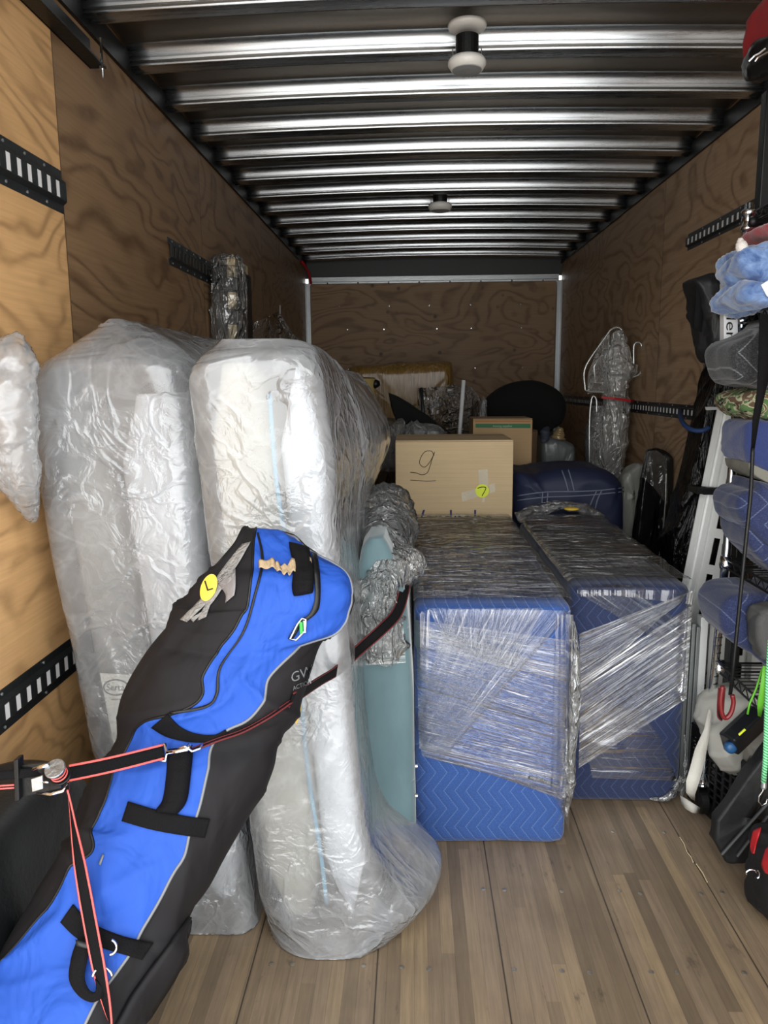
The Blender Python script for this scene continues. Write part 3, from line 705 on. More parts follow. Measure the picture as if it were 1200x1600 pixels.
# second, lower black bag part with its own piping and small emblem by the foot
# hanging webbing loop and steel rings
strip_on(bb, [(122, 1466), (112, 1495), (108, 1530), (122, 1555), (142, 1566), (158, 1560), (164, 1548)], [(140, 1470), (137, 1495), (132, 1525), (138, 1545), (148, 1550), (150, 1540), (148, 1528)], 30, 4, .016, 'webbing_loop', WEB, tB, solid=.003)
strip_on(bb, [(118, 1468), (140, 1474)], [(120, 1478), (142, 1484)], 5, 3, .02, 'strap_keeper', DGREY, tB)
def ring(c, r, n=20, a0=0, a1=2*math.pi, off=.012): return [P_(c[0]+r*math.cos(a), c[1]+r*math.sin(a), off) for a in np.linspace(a0, a1, n)]
MB().tube(ring((170, 1480), 12, a0=-1.2, a1=1.5, off=.02), .0025, 6).build('steel_ring', CHROME, tB, smooth=True)
MB().tube(ring((160, 1527), 15, a0=-3.1, a1=-.1, off=.02), .0025, 6).build('steel_ring', CHROME, tB, smooth=True)
# small reflective mark on the black side
strip_on(bb, [(160, 1335), (154, 1350)], [(163, 1336), (157, 1352)], 4, 2, .003, 'reflective_mark', GREYP, tB)
# lower black flap at the right foot of the bag
pk = patch(bb, [(296, 1432), (270, 1470), (240, 1510), (205, 1560), (180, 1610)], [(296, 1440), (290, 1480), (276, 1520), (245, 1570), (214, 1620)], 20, 6, .012, 1.2)
MB().grid(pk).build('side_pocket', BBLK, tB, smooth=True, solid=.01)

# sticker scrap and foil on the bagged mattress just past the bag's edge
bM = bvh_of(mbM)
G = patch(bM, [(448, 1100), (452, 1118), (447, 1134)], [(470, 1097), (466, 1115), (460, 1132)], 12, 6, .004, 1.7); G += np.random.default_rng(3).normal(0, .002, G.shape)
MB().grid(G).build('crumpled_tape', FOIL, tM, smooth=False)
G = patch(bM, [(466, 1097), (462, 1118), (462, 1132)], [(471, 1094), (470, 1112), (464, 1130)], 6, 3, .006, 1.7)
MB().grid(G).build('yellow_sticker', YEL, tM, solid=.0006)

# ------------------------------------------------------------------ ratchet strap
tR = thing('ratchet_strap', 'black ratchet strap with coral edges pulled across the blue bag', 'strap', at(85, 1225, 1.16))
def webstrap(pts, w, name, parent, edge=PINK, nrm=None, th=.0022, n=40, ew=.0035, twist=None, label=None):
    """webbing along world points; w = width; nrm = face direction; twist = extra angle along it"""
    Q = interp([tuple(p) for p in pts], n); T = np.gradient(Q, axis=0); T /= np.linalg.norm(T, axis=1, keepdims=True)
    nr = np.array(nrm if nrm is not None else (0, -1, .3), float); U = []
    for i in range(n):
        u = np.cross(T[i], nr); u /= np.linalg.norm(u)
        if twist is not None:
            a = np.interp(i/(n-1), np.linspace(0, 1, len(twist)), twist); k = T[i]; u = u*math.cos(a)+np.cross(k, u)*math.sin(a)+k*(k@u)*(1-math.cos(a))
        U.append(u)
    U = np.array(U); c = MB().grid(np.stack([Q+U*s*(w/2-ew) for s in (-1, -.33, .33, 1)], 1)).build(name, WEB, parent, smooth=True, solid=th, label=label)
    if edge is not None:
        for sg in (-1, 1):
            MB().grid(np.stack([Q+U*sg*(w/2-ew), Q+U*sg*w/2], 1)).build('edge_stripe', edge, c, smooth=True, solid=th*1.15)
    return c
p0 = at(108, 1208, 1.17); p1 = P_(180, 1192, .02); p2 = P_(232, 1180, .022); p3 = P_(258, 1173, .02)
p3 = P_(256, 1174, .03); webstrap([p0, p0*.7+p3*.3+[0, -.004, 0], p0*.4+p3*.6+[0, -.004, 0], p3], .027, 'strap', tR, n=24)
pw0 = at(-60, 1240, 1.13); pw0[0] = max(pw0[0], XL+.01); pw1 = at(0, 1232, 1.14); pw2 = at(60, 1222, 1.155)
webstrap([at(-30, 1218, 1.13), at(0, 1212, 1.14), at(40, 1208, 1.15), at(75, 1205, 1.16)], .022, 'strap', tR, edge=None, n=12)
webstrap([at(-30, 1232, 1.14), at(0, 1230, 1.145), at(30, 1228, 1.15)], .007, 'strap', tR, edge=PINK, n=6, ew=.0025)
# steel hook
def tubeP(l, r, name, par, m=CHROME, n=8): return MB().tube(l, r, n).build(name, m, par, smooth=True)
hk = P_(262, 1175, .024)
tubeP([P_(250, 1164, .022), P_(258, 1163, .024), P_(261, 1176, .024), P_(258, 1189, .024), P_(247, 1188, .022)], .0028, 'hook_loop', tR)
tubeP([P_(261, 1176, .024), P_(278, 1174, .026), P_(292, 1171, .026), P_(298, 1163, .024)], .0045, 'snap_hook', tR)
tubeP([P_(278, 1170, .028), P_(290, 1166, .028), P_(300, 1174, .024), P_(312, 1170, .02), P_(317, 1163, .016)], .0024, 'snap_hook', tR)
# strap continuing round the bag and away between the dressers
seg = [P_(300, 1172, .012), P_(340, 1156, .012), P_(380, 1142, .012), P_(420, 1120, .012), P_(455, 1096, .012)]
webstrap(seg, .010, 'strap', tR, edge=MAROON, n=24, ew=.003, nrm=(0, -.3, 1))
seg2 = [P_(455, 1094, .008), at(497, 1066, 1.60), at(530, 1045, 1.72), at(558, 1018, 1.84), at(596, 984, 1.90), at(620, 958, 1.96), at(631, 925, 2.03), at(634, 905, 2.12)]
webstrap(seg2, .030, 'strap', tR, edge=MAROON, n=40, ew=.003, nrm=(.3, -1, .5), twist=[.9, .9, .5, .1, 0, 0])
# ratchet body
bx = at(85, 1222, 1.155)
rt_ = lambda x, y, o=0.: at(x, y, 1.155-o)
MB().prism([rt_(30, 1196), rt_(92, 1190), rt_(96, 1232), rt_(34, 1246)], (0, .006, 0)).build('frame_plate', BLACK, tR, bevel=.001)
MB().prism([rt_(20, 1188, .012), rt_(28, 1187, .012), rt_(30, 1252, .012), rt_(22, 1254, .012)], (0, .02, 0)).build('handle_bar', BLACK, tR, bevel=.002)
MB().prism([rt_(48, 1218, .022), rt_(66, 1212, .022), rt_(67, 1233, .022), rt_(50, 1238, .022)], (0, .004, 0)).build('latch_plate', ZINC, tR, bevel=.001)
DZ = flat('scuffed_zinc', '#8d9092', .35, .8, 90, .6, vary=.4, vscale=60); c0 = rt_(85, 1200, .028); c1 = rt_(88, 1228, .028)
ax = (c1-c0)/np.linalg.norm(c1-c0)
def disk_at(c, ax, r, h, name, m, par):
    ref = np.cross(ax, [0, 1, 0]); ref /= np.linalg.norm(ref); v = np.cross(ax, ref); V = []; k = 28
    for z in (0, h*.25, h*.75, h):
        rr = r*(.93 if z in (0, h) else 1)
        V += [c+ax*z+rr*(ref*math.cos(2*math.pi*i/k)+v*math.sin(2*math.pi*i/k)) for i in range(k)]
    F = [(a*k+i, a*k+(i+1) % k, (a+1)*k+(i+1) % k, (a+1)*k+i) for a in range(3) for i in range(k)]+[tuple(range(k))[::-1], tuple(3*k+i for i in range(k))]
    return MB().add(V, F).build(name, m, par, smooth=False)
tilt = ax*.8+np.array([0, .6, 0]); tilt /= np.linalg.norm(tilt)
disk_at(c0, tilt, .0165, .005, 'spool_cap', DZ, tR); disk_at(c0+tilt*.005, tilt, .0125, .022, 'spool', WEB, tR); disk_at(c0+tilt*.012, tilt, .0135, .003, 'edge_stripe', PINK, tR)
disk_at(c0+tilt*.020, tilt, .0138, .003, 'edge_stripe', PINK, tR); disk_at(c0+tilt*.027, tilt, .0165, .004, 'spool_cap', BLACK, tR)
tubeP([rt_(52, 1203, .02), rt_(66, 1198, .024), rt_(76, 1195, .026)], .0035, 'lever', tR)
tubeP([rt_(58, 1240, .02), rt_(80, 1241, .03), rt_(98, 1236, .03), rt_(106, 1226, .02)], .003, 'release_wire', tR)
tubeP([rt_(66, 1222, .02), rt_(76, 1222, .022)], .002, 'pin', tR)
# tail hanging down over the bag
tail = [at(106, 1228, 1.13), at(112, 1270, 1.11), P_(120, 1320, .03), P_(130, 1375, .02), P_(142, 1440, .02), P_(153, 1500, .02), P_(163, 1550, .018), P_(172, 1598, .012)]
tl = interp([tuple(at(106, 1228, 1.13)), tuple(P_(128, 1370, .03)), tuple(P_(150, 1490, .03)), tuple(P_(172, 1598, .015))], 12)
for i_ in range(12):
    q_ = px(tl[i_]); s_ = cast(bb, q_[0], q_[1], .014)
    if s_ is not None and s_[1] < tl[i_][1]: tl[i_] = s_
tail = [p for p in tl]
webstrap(tail, .024, 'strap_tail', tR, n=60, twist=[1.2, .8, .2, 0, 0, .1, .5, 1.0], ew=.003)

# ------------------------------------------------------------------ black leather seat lying by the left wall
LEA = flat('black_leather', '#17191a', .38, 0, 90, .35, vary=.15)
tS = thing('leather_seat', 'black leather seat with rounded arm, on the floor by the left wall', 'seat', (-.8, 1.42, 0))
rows = [(.0, -.825, 1.40, .115, .36, .05), (.05, -.825, 1.40, .12, .37, .06), (.35, -.83, 1.39, .115, .35, .08), (.50, -.835, 1.36, .11, .30, .10), (.58, -.835, 1.33, .10, .26, .10), (.62, -.835, 1.31, .075, .22, .08), (.635, -.835, 1.30, .03, .18, .03)]
G, a, b = rloft(rows, 90, 60); G += normals(G, True)*(creases(a, b, 9, 14, .15, .02, .003))[..., None]; G[..., 0] = np.maximum(G[..., 0], XL+.004)
m_ = MB().grid(G, cu=True); m_.f.append(tuple(j*60+59 for j in range(90))); m_.build('arm', LEA, tS, smooth=True)
rows = [(.02, -.74, 1.42, .06, .26, .03), (.25, -.74, 1.42, .06, .27, .04), (.42, -.74, 1.41, .055, .24, .05), (.47, -.74, 1.40, .03, .20, .03)]
# cushion of the seat
# ------------------------------------------------------------------ blanket material with zigzag quilting
def quilt(name, base, stitch, sp=.034, per=.12, amp=.022, axis='xz', sw=.06, dirt=.25):
    M = NM(name); p = M.world(); s = M.sep(p)
    if axis == 'xz': u = s[0]; v = s[2]
    elif axis == 'xy': u = s[1]; v = s[0]
    else: u = M.math('ADD', M.math('MULTIPLY', s[2], .8), M.math('MULTIPLY', s[1], .6)); v = s[0]
    tri = M.math('PINGPONG', v, per/2); u2 = M.math('ADD', u, M.math('MULTIPLY', tri, amp*2/per*2))
    f = M.math('PINGPONG', M.math('DIVIDE', u2, sp), .5)
    line = M.mr(f, sw*.4, sw, 1, 0)
    dash = M.mr(M.math('FRACT', M.math('MULTIPLY', v, 160)), .3, .4, .4, 1)
    n = M.noise(p, 240, 3, .6); b = M.noise(p, 5, 4, .6)
    c = M.mix(b, tuple(v*.82 for v in lin(base)[:3])+(1,), tuple(min(1, v*1.15) for v in lin(base)[:3])+(1,))
    c = M.mix(M.mr(n, .45, .8, 0, dirt), c, lin(stitch))
    c = M.mix(M.math('MULTIPLY', M.math('MULTIPLY', line, dash), .55), c, lin(stitch))
    h = M.math('ADD', M.math('MULTIPLY', M.mr(f, 0, .3, 0, 1), 1.), M.math('MULTIPLY', n, .1))
    return M.done(M.pbsdf(c, .9, 0, M.bump(h, .35, .008), Sheen_Weight=.2))
Q_BLUE = quilt('blue_quilted_blanket', '#254785', '#6685b8')
Q_NAVY = quilt('navy_quilted_blanket', '#1d2850', '#6c7796', sp=.055, per=.12, amp=.03)
Q_NAVYF = quilt('dark_navy_quilted_blanket', '#1b2748', '#4f5f8a')
Q_BLK = quilt('charcoal_quilted_blanket', '#1c1d20', '#8b8f93', sp=.05, per=.13, amp=.033)

def box_body(x0, x1, y0, y1, z0, z1, r=.03, seed=3, amp=.004, nx=120, nz=80, topin=.0, skew=None):
    rows = []
    for t in np.r_[0, .01, .03, np.linspace(.06, .94, 20), .965, .98, .99, 1.0]:
        z = z0+(z1-z0)*t; d = min(z-z0, z1-z); e = 0 if d > r else r-math.sqrt(max(0, r*r-(r-d)**2))
        rows.append((z, (x0+x1)/2, (y0+y1)/2, (x1-x0)/2-e, (y1-y0)/2-e, r))
    G, Sx, Tx = rloft(rows, nx, nz, False)
    N = normals(G, True); G = G+N*(creases(Sx, Tx, seed, 26, .25, .03, amp)+creases(Sx, Tx, seed+9, 40, .09, .015, amp*.6))[..., None]
    mb = MB().grid(G, cu=True)
    mb.f.append(tuple(j*nz for j in range(nx))[::-1]); 
    # top: a filled grid of rings
    rings = []
    top = G[:, -1]; c = top.mean(0)
    prev = [j*nz+nz-1 for j in range(nx)]; k = len(mb.v)
    for q in (.85, .6, .3):
        ring_ = c+(top-c)*q; ring_[:, 2] += .004*math.sin(q*9)
        mb.v += [tuple(v) for v in ring_]; cur = list(range(k, k+nx)); k += nx
        mb.f += [(prev[i], prev[(i+1) % nx], cur[(i+1) % nx], cur[i]) for i in range(nx)]; prev = cur
    mb.f.append(tuple(prev))
    return mb
def wrapfilm(name, strk=(2., 120, 1), opac=.03, gloss=1.5, mask=None, hi=.9, lines=.55, tint='#c3cbd9', rough=.2, bstr=1.):
    """stretch wrap: clear film pulled into fine parallel tucks (uv x along the pull, y across, in metres)"""
    M = NM(name); uv = M.n('TexCoord').outputs['UV']; mp = M.n('Mapping'); M.l(uv, mp.inputs[0]); mp.inputs[3].default_value = strk
    a = M.noise(mp.outputs[0], 1., 3, .6, .25); b = M.noise(uv, 9., 3, .6, .4)
    mp2 = M.n('Mapping'); M.l(uv, mp2.inputs[0]); mp2.inputs[3].default_value = (strk[0]*3, strk[1]*.35, 1); c = M.noise(mp2.outputs[0], 1., 2, .5)
    cord = M.mr(a, .56, .70, 0, 1); cord2 = M.mr(c, .55, .75, 0, 1); cv = M.math('MULTIPLY', cord, M.mr(b, .35, .62, .25, 1)); cv = M.math('MAXIMUM', cv, M.math('MULTIPLY', cord2, .25))
    nr = M.bump(M.math('ADD', a, M.math('MULTIPLY', c, .8)), bstr, .006)
    d = M.n('BsdfDiffuse'); d.inputs[0].default_value = lin(tint); tr = M.n('BsdfTransparent')
    g = M.n('BsdfGlossy'); g.inputs[1].default_value = rough; M.l(nr, g.inputs['Normal']); g.inputs[0].default_value = (1, 1, 1, 1)
    m1 = M.n('MixShader'); M.l(M.math('MULTIPLY_ADD', cv, lines*.6, opac, clamp=True), m1.inputs[0]); M.l(tr.outputs[0], m1.inputs[1]); M.l(d.outputs[0], m1.inputs[2])
    fr = M.n('Fresnel'); M.l(nr, fr.inputs['Normal']); ff = M.math('ADD', M.math('MULTIPLY', fr.outputs[0], gloss), M.math('MULTIPLY', cv, .35*lines), clamp=True)
    m2 = M.n('MixShader'); M.l(ff, m2.inputs[0]); M.l(m1.outputs[0], m2.inputs[1]); M.l(g.outputs[0], m2.inputs[2])
    return M.done(m2.outputs[0])
WRAP = wrapfilm('stretch_wrap_tucked', lines=.85)
WRAPD = wrapfilm('stretch_wrap_dense', lines=1.0, opac=.03, strk=(5, 150, 1))
WRAPT = wrapfilm('stretch_wrap_top', strk=(2.2, 26, 1), opac=.05, gloss=1.8, lines=.35, tint='#9a958d', rough=.14, bstr=1.2)
WRAPW = wrapfilm('stretch_wrap_white_cords', lines=1.7, opac=.05, strk=(2.5, 90, 1), tint='#dfe4ea')

# ------------------------------------------------------------------ blanket-wrapped dressers
def band(bvh, A, B, n, m, off, mt, par, name='stretch_film', Y=2.2, rip=.0015, seed=1):
    """A: first edge line, B: opposite edge line; the tucks run from A to B"""
    a = interp(A, m, False); b = interp(B, m, False); G = np.zeros((n, m, 3)); ok = np.zeros((n, m), bool)
    for i in range(n):
        t = i/(n-1)
        for j in range(m):
            q = a[j]*(1-t)+b[j]*t; p = cast(bvh, q[0], q[1], off)
            if p is not None and (G[:i, j].any() is False or True): G[i, j] = p; ok[i, j] = True
    # points off the body: carry the last good depth
    med = np.median(G[ok][:, 1])
    for i in range(n):
        for j in range(m):
            if not ok[i, j]: q = a[j]*(1-i/(n-1))+b[j]*i/(n-1); G[i, j] = at(q[0], q[1], med)
    g = np.random.default_rng(seed); w = g.normal(0, 1, m); w = np.convolve(w, [.25, .5, .25], 'same')
    G[..., 1] -= rip*np.abs(w)[None]
    la = np.r_[0, np.cumsum(np.linalg.norm(np.diff(G[:, m//2], axis=0), axis=1))]; lb = np.r_[0, np.cumsum(np.linalg.norm(np.diff(G[0], axis=0), axis=1))]; lb2 = np.r_[0, np.cumsum(np.linalg.norm(np.diff(G[-1], axis=0), axis=1))]
    wv = lb if lb[-1] > lb2[-1] else lb2
    uv = np.stack([np.repeat(la[:, None], m, 1), np.repeat(wv[None], n, 0)], 2).reshape(-1, 2)+[seed*.37, seed*.71]
    return MB().grid(G).build(name, mt, par, smooth=True, uv=uv)
def plane_top(x0, x1, y0, y1, z, mt, par, seed, name='stretch_film', amp=.004, nx=40, ny=140):
    Xs, Ys = np.meshgrid(np.linspace(x0, x1, nx), np.linspace(y0, y1, ny), indexing='ij')
    D = creases(Xs, Ys, seed, 60, .35, .012, amp, ang=0, spread=.12)+creases(Xs, Ys, seed+3, 24, .12, .01, amp)
    e = np.minimum(np.minimum(Xs-x0, x1-Xs)/.02, 1)
    G = np.stack([Xs, Ys, z+np.maximum(D, -.002)-.012*(1-np.clip(e, 0, 1))**2], 2)
    return MB().grid(G).build(name, mt, par, smooth=True, uv=np.stack([Xs, Ys], 2).reshape(-1, 2))
TOPF = film('crinkled_top_wrap', '#a09c96', .16, .13, nscale=9, bstr=1., bdist=.012, gloss=1.5, streak=(.5, 3.2, 1), spread=.5)

tA = thing('wrapped_dresser', 'dresser in a bright blue quilted blanket and stretch wrap, left of the two', 'dresser', (.24, 2.9, 0), 'blanket-wrapped dressers')
mA = box_body(.002, .470, 2.20, 3.68, .0, .772, .028, 3)
mA.build('moving_blanket', Q_BLUE, tA, smooth=True)
BROWNT = flat('brown_blanket_back', '#4a4038', .85, 0, 200, .4, vary=.2)
bA = bvh_of(mA)
# brown cover over the far end of the top
G = np.zeros((20, 30, 3))
for i, x in enumerate(np.linspace(.006, .466, 20)):
    for j, y in enumerate(np.linspace(2.98, 3.66, 30)): G[i, j] = (x, y, .779+.003*math.sin(x*30+y*17)-.004*(abs(x-.236)/.23)**6)
MB().grid(G).build('brown_cover', BROWNT, tA, smooth=True, solid=.006, label='brown cover over the far end of the top')
plane_top(.0, .474, 2.215, 3.69, .790, TOPF, tA, 31)
band(bA, [(650, 975), (652, 1060), (655, 1170)], [(884, 1045), (886, 1130), (890, 1222)], 60, 90, .006, WRAPD, tA, seed=2)
band(bA, [(648, 968), (649, 1010)], [(884, 1000), (886, 1065)], 40, 40, .009, WRAP, tA, seed=5)
band(bA, [(700, 952), (790, 952), (893, 954)], [(650, 1130), (662, 1172), (690, 1190)], 70, 60, .012, WRAP, tA, seed=7)
band(bA, [(668, 950), (760, 950), (850, 950)], [(700, 1010), (750, 1030), (800, 1045)], 30, 60, .015, WRAPD, tA, seed=9)
band(bA, [(655, 1160), (660, 1182), (720, 1192)], [(893, 1215), (890, 1240), (880, 1250)], 50, 20, .008, WRAP, tA, seed=11)
band(bA, [(868, 960), (880, 960), (896, 960)], [(862, 1240), (876, 1262), (889, 1300)], 80, 14, .012, WRAPT, tA, seed=12, rip=.006)
band(bA, [(651, 960), (660, 955), (672, 952)], [(653, 1050), (660, 1060), (668, 1070)], 30, 10, .013, WRAPT, tA, seed=14, rip=.004)
# bunched film at the corner and along the right edge
def clump(pts, r, name, par, mt, seed, n=22, m=60, amp=.012, **k):
    Q = interp([tuple(p) for p in pts], m); R_ = np.interp(np.linspace(0, 1, m), np.linspace(0, 1, len(r)), r)
    T = np.gradient(Q, axis=0); T /= np.linalg.norm(T, axis=1, keepdims=True); ref = np.array([.3, .9, .2]); G = np.zeros((n, m, 3))
    u = np.cross(T, ref); u /= np.linalg.norm(u, axis=1, keepdims=True); w = np.cross(T, u)
    for i in range(n):
        a = 2*math.pi*i/n; G[i] = Q+R_[:, None]*(math.cos(a)*u+math.sin(a)*w)
    Sx = np.repeat(np.arange(n)[:, None]*.02, m, 1); Tx = np.repeat(np.arange(m)[None]*.02, n, 0)
    D = creases(Sx, Tx, seed, int(m*.9), .12, .014, amp, ang=1.57, spread=.6)
    G = G+normals(G, True)*D[..., None]*np.minimum(1, R_[None, :, None]/.03)
    G[..., 0] = np.clip(G[..., 0], XL+.004, XR-.004); G[..., 2] = np.maximum(G[..., 2], .002)
    return MB().grid(G, cu=True).build(name, mt, par, smooth=True, uv=np.stack([Sx, Tx], 2).reshape(-1, 2), **k)
clump([(.474, 2.21, .72), (.482, 2.20, .60), (.486, 2.205, .45), (.478, 2.20, .30), (.480, 2.20, .22), (.470, 2.20, .10)], [.004, .012, .015, .012, .014, .003], 'bunched_film', tA, FOIL, 3, 12, 60, .008)
clump([(.30, 2.192, .24), (.38, 2.19, .225), (.44, 2.19, .20)], [.002, .006, .003], 'bunched_film', tA, FOIL, 4, 8, 30, .003)

tD = thing('wrapped_dresser', 'dresser in a dark navy blanket and stretch wrap, right of the bright blue one', 'dresser', (.75, 3.1, 0), 'blanket-wrapped dressers')
mD = box_body(.515, .905, 2.45, 3.68, .0, .765, .03, 13)
mD.build('moving_blanket', Q_NAVYF, tD, smooth=True)
bD = bvh_of(mD)
plane_top(.505, .915, 2.46, 3.71, .786, TOPF, tD, 41)
G = np.zeros((20, 30, 3))
for i, x in enumerate(np.linspace(.52, .90, 20)):
    for j, y in enumerate(np.linspace(2.85, 3.62, 30)): G[i, j] = (x, y, .774+.003*math.sin(x*30+y*17)-.004*(abs(x-.71)/.19)**6)
MB().grid(G).build('charcoal_cover', flat('charcoal_cover_cloth', '#35322f', .85, 0, 200, .4, vary=.3), tD, smooth=True, solid=.006, label='charcoal cover over the top')
MB().b2((.54, 3.45, .778), (.86, 3.60, .781)).build('red_patch', flat('dull_red_cloth', '#6a2a30', .9), tD)
band(bD, [(905, 990), (906, 1030), (908, 1080)], [(1075, 925), (1060, 945), (1040, 958)], 50, 40, .006, WRAP, tD, seed=22, Y=2.5)
band(bD, [(904, 1060), (906, 1120), (904, 1200)], [(1082, 945), (1078, 1000), (1072, 1092)], 60, 70, .008, WRAPW, tD, seed=23, Y=2.5)
band(bD, [(900, 925), (935, 925), (1000, 928)], [(1010, 990), (1040, 1000), (1085, 985)], 40, 40, .010, WRAP, tD, seed=24, Y=2.5)
band(bD, [(902, 918), (960, 912), (1088, 924)], [(902, 932), (960, 930), (1085, 945)], 10, 60, .014, WRAPT, tD, seed=25, Y=2.5, rip=.004)
band(bD, [(910, 1090), (915, 1150), (925, 1215)], [(1000, 1110), (1030, 1150), (1058, 1220)], 40, 40, .006, WRAPT, tD, seed=26, Y=2.5)
clump([(.905, 2.45, .10), (.86, 2.44, .03), (.80, 2.445, .02)], [.006, .012, .002], 'bunched_film', tD, FOIL, 8, 8, 30, .004)
clump([(.908, 2.45, .25), (.912, 2.44, .15), (.905, 2.44, .03)], [.002, .008, .006], 'bunched_film', tD, FOIL, 9, 8, 30, .004)
clump([(.51, 3.68, .775), (.60, 3.72, .81), (.72, 3.73, .825), (.84, 3.72, .81), (.91, 3.66, .78)], [.02, .025, .022, .022, .012], 'bunched_film', tD, TOPF, 10, 12, 60, .012)
p = at(893, 796, 3.69)
MB().lathe(p, [(.001, 0), (.034, .0), (.036, .006), (.02, .010), (.001, .011)], 24).build('sticker', YEL, tD, smooth=True, label='round yellow sticker on the film')

clump([at(30, 532, 1.72), at(20, 560, 1.68), at(12, 620, 1.66), at(16, 690, 1.66), at(34, 760, 1.68), at(52, 815, 1.74)], [.012, .05, .062, .058, .04, .006], 'loose_film', tL, BAG, 78, 40, 110, .007)
# ------------------------------------------------------------------ teal velvet bench on end
TEAL = NM('dusty_teal_velvet'); _p = TEAL.world(); _f = TEAL.noise(TEAL.world((1, 1, .4)), 9, 4, .6)
TEAL = TEAL.done(TEAL.pbsdf(TEAL.mix(_f, lin('#3c5359'), lin('#5f7a80')), .75, 0, TEAL.bump(TEAL.noise(_p, 12, 3, .5), .3, .01), Sheen_Weight=.5))
tT = thing('velvet_bench', 'dusty teal velvet bench on end, topped with clear film beside the mattress bag', 'bench', (-.05, 2.3, 0))
rows = []
for z, xl, xr in ((.145, -.145, .003), (.155, -.15, .006), (.30, -.15, .002), (.304, -.147, 0), (.31, -.15, .002), (.55, -.15, .000), (.75, -.155, -.012), (.755, -.151, -.014), (.76, -.155, -.012), (.85, -.155, -.02), (.93, -.15, -.04), (.985, -.14, -.065), (1.01, -.12, -.08)):
    rows.append((z, (xl+xr)/2, 2.42, (xr-xl)/2, .40, .02))
G, a, b = rloft(rows, 90, 110, False); G += normals(G, True)*(creases(a, b, 15, 30, .1, .02, .002))[..., None]
mT = MB().grid(G, cu=True); mT.f += [tuple(j*110+109 for j in range(90)), tuple(j*110 for j in range(90))[::-1]]; mT.build('upholstery', TEAL, tT, smooth=True)
bT = bvh_of(mT)
for y, z in ((2.08, 0), (2.72, 0)):
    MB().tube([(-.028, y, 0), (-.045, y, .15)], [.018, .024], 18).build('leg', flat('dark_walnut', '#2c211d', .35, 0, 60, .2) if y < 2.1 else bpy.data.materials['dark_walnut'], tT, smooth=True)
MB().b2((-.15, 2.03, 0), (-.12, 2.10, .145)).build('leg', bpy.data.materials['dark_walnut'], tT)
for z in (.26, .35): MB().lathe((.004, 2.03, z), [(.006, 0), (.006, .006), (.003, .008)], 10, 'x').build('nail_head', CHROME, tT)
band(bT, [(562, 960), (563, 1000), (562, 1040)], [(628, 950), (632, 1000), (634, 1035)], 24, 40, .006, WRAPT, tT, seed=31, Y=2.03)
# clear film bunched over it, with a lobe flopping to the right
clump([at(600, 1030, 2.03), at(596, 985, 2.02), at(590, 945, 2.02), at(598, 905, 2.05), at(625, 885, 2.1), at(650, 880, 2.12), at(664, 885, 2.13)], [.045, .055, .058, .062, .058, .04, .005], 'film_knot', tT, FOIL, 6, 40, 110, .016)
clump([at(592, 940, 2.12), at(590, 880, 2.2), at(600, 830, 2.35), at(604, 790, 2.5), at(604, 765, 2.6)], [.08, .10, .10, .08, .01], 'film_cover', tT, BAGT, 16, 48, 120, .014)
soft_box('cushion', TEAL, tT, -.135, -.0, 2.5, 2.8, .80, .99, .05)

# ------------------------------------------------------------------ cardboard boxes
def cardboard(name, hexc):
    M = NM(name); p = M.world(); f = M.noise(p, 6, 4, .6); g = M.noise(M.world((2, 2, 120)), 1.5, 2, .5)
    c = M.mix(f, lin(hexc), tuple(v*.86 for v in lin(hexc)[:3])+(1,)); c = M.mix(M.mr(g, .4, .7, 0, .12), c, lin('#6b5237'))
    return M.done(M.pbsdf(c, .8, 0, M.bump(f, .1, .004)))
CB = cardboard('kraft_cardboard', '#d3ba92'); CB2 = cardboard('mid_brown_cardboard', '#ad9069')  # CB is the pale board, CB2 a darker brown board
def carton(label, x0, x1, y0, y1, z1, m, group='cardboard moving boxes', gap=.004):
    t = thing('cardboard_box', label, 'box', ((x0+x1)/2, (y0+y1)/2, 0), group)
    mb = MB().b2((x0, y0, 0), (x1, y1, z1-.006)); mb.build('carton', m, t, bevel=.004)
    ym = (y0+y1)/2
    MB().b2((x0+.001, y0, z1-.005), (x1-.001, ym-gap, z1)).build('flap', m, t, bevel=.001)
    MB().b2((x0+.001, ym+gap, z1-.005), (x1-.001, y1, z1)).build('flap', m, t, bevel=.001)
    return t, mb
t9, m9 = carton('tall cardboard box with a handwritten 9 and a yellow sticker 7', -.086, .487, 3.74, 4.20, 1.146, CB)
Y9 = 3.738
def ink(pts, r=.0022, Yf=Y9, m=INK, par=None, name='pen_mark'): 
    Q = interp([tuple(at(x, y, Yf)) for x, y in pts], len(pts)*6); return MB().tube(Q, r, 5).build(name, m, par)
ink([(678, 712), (674, 705), (664, 706), (657, 716), (656, 725), (663, 730), (670, 724), (677, 712), (679, 706), (676, 715), (672, 728), (668, 738), (660, 742), (650, 739), (641, 738)], .0016, par=t9)
ink([(641, 750), (655, 751), (668, 752), (681, 751)], .0014, par=t9)
TAPE = flat('white_fibre_tape', '#cfc3ab', .5, 0, 120, .9, vary=.2)
for qd in ([(747, 734), (762, 733), (763, 760), (749, 762)], [(721, 770), (745, 763), (748, 776), (722, 784)], [(764, 757), (773, 755), (774, 768), (765, 771)], [(754, 774), (758, 774), (757, 785), (753, 785)]):
    MB().prism(planar(qd, Y9), (0, .001, 0)).build('tape', TAPE, t9)
cst = at(753.5, 767, Y9-.002)
s9 = MB().lathe(cst, [(.033, 0), (.033, .001)], 28, 'y').build('sticker', YELG, t9, label='round neon yellow sticker')
ink([(746, 763), (753, 761), (759, 762), (757, 768), (753, 775)], .0020, Y9-.003, par=s9)
text3d('Wardrobe', 40, (630, 824), Y9-.001, NBLUE, t9, wid=.82, thick=.001)
t10, m10 = carton('cardboard box with a green printed stripe, behind the box marked 9', .335, .665, 4.32, 4.62, 1.222, CB2)
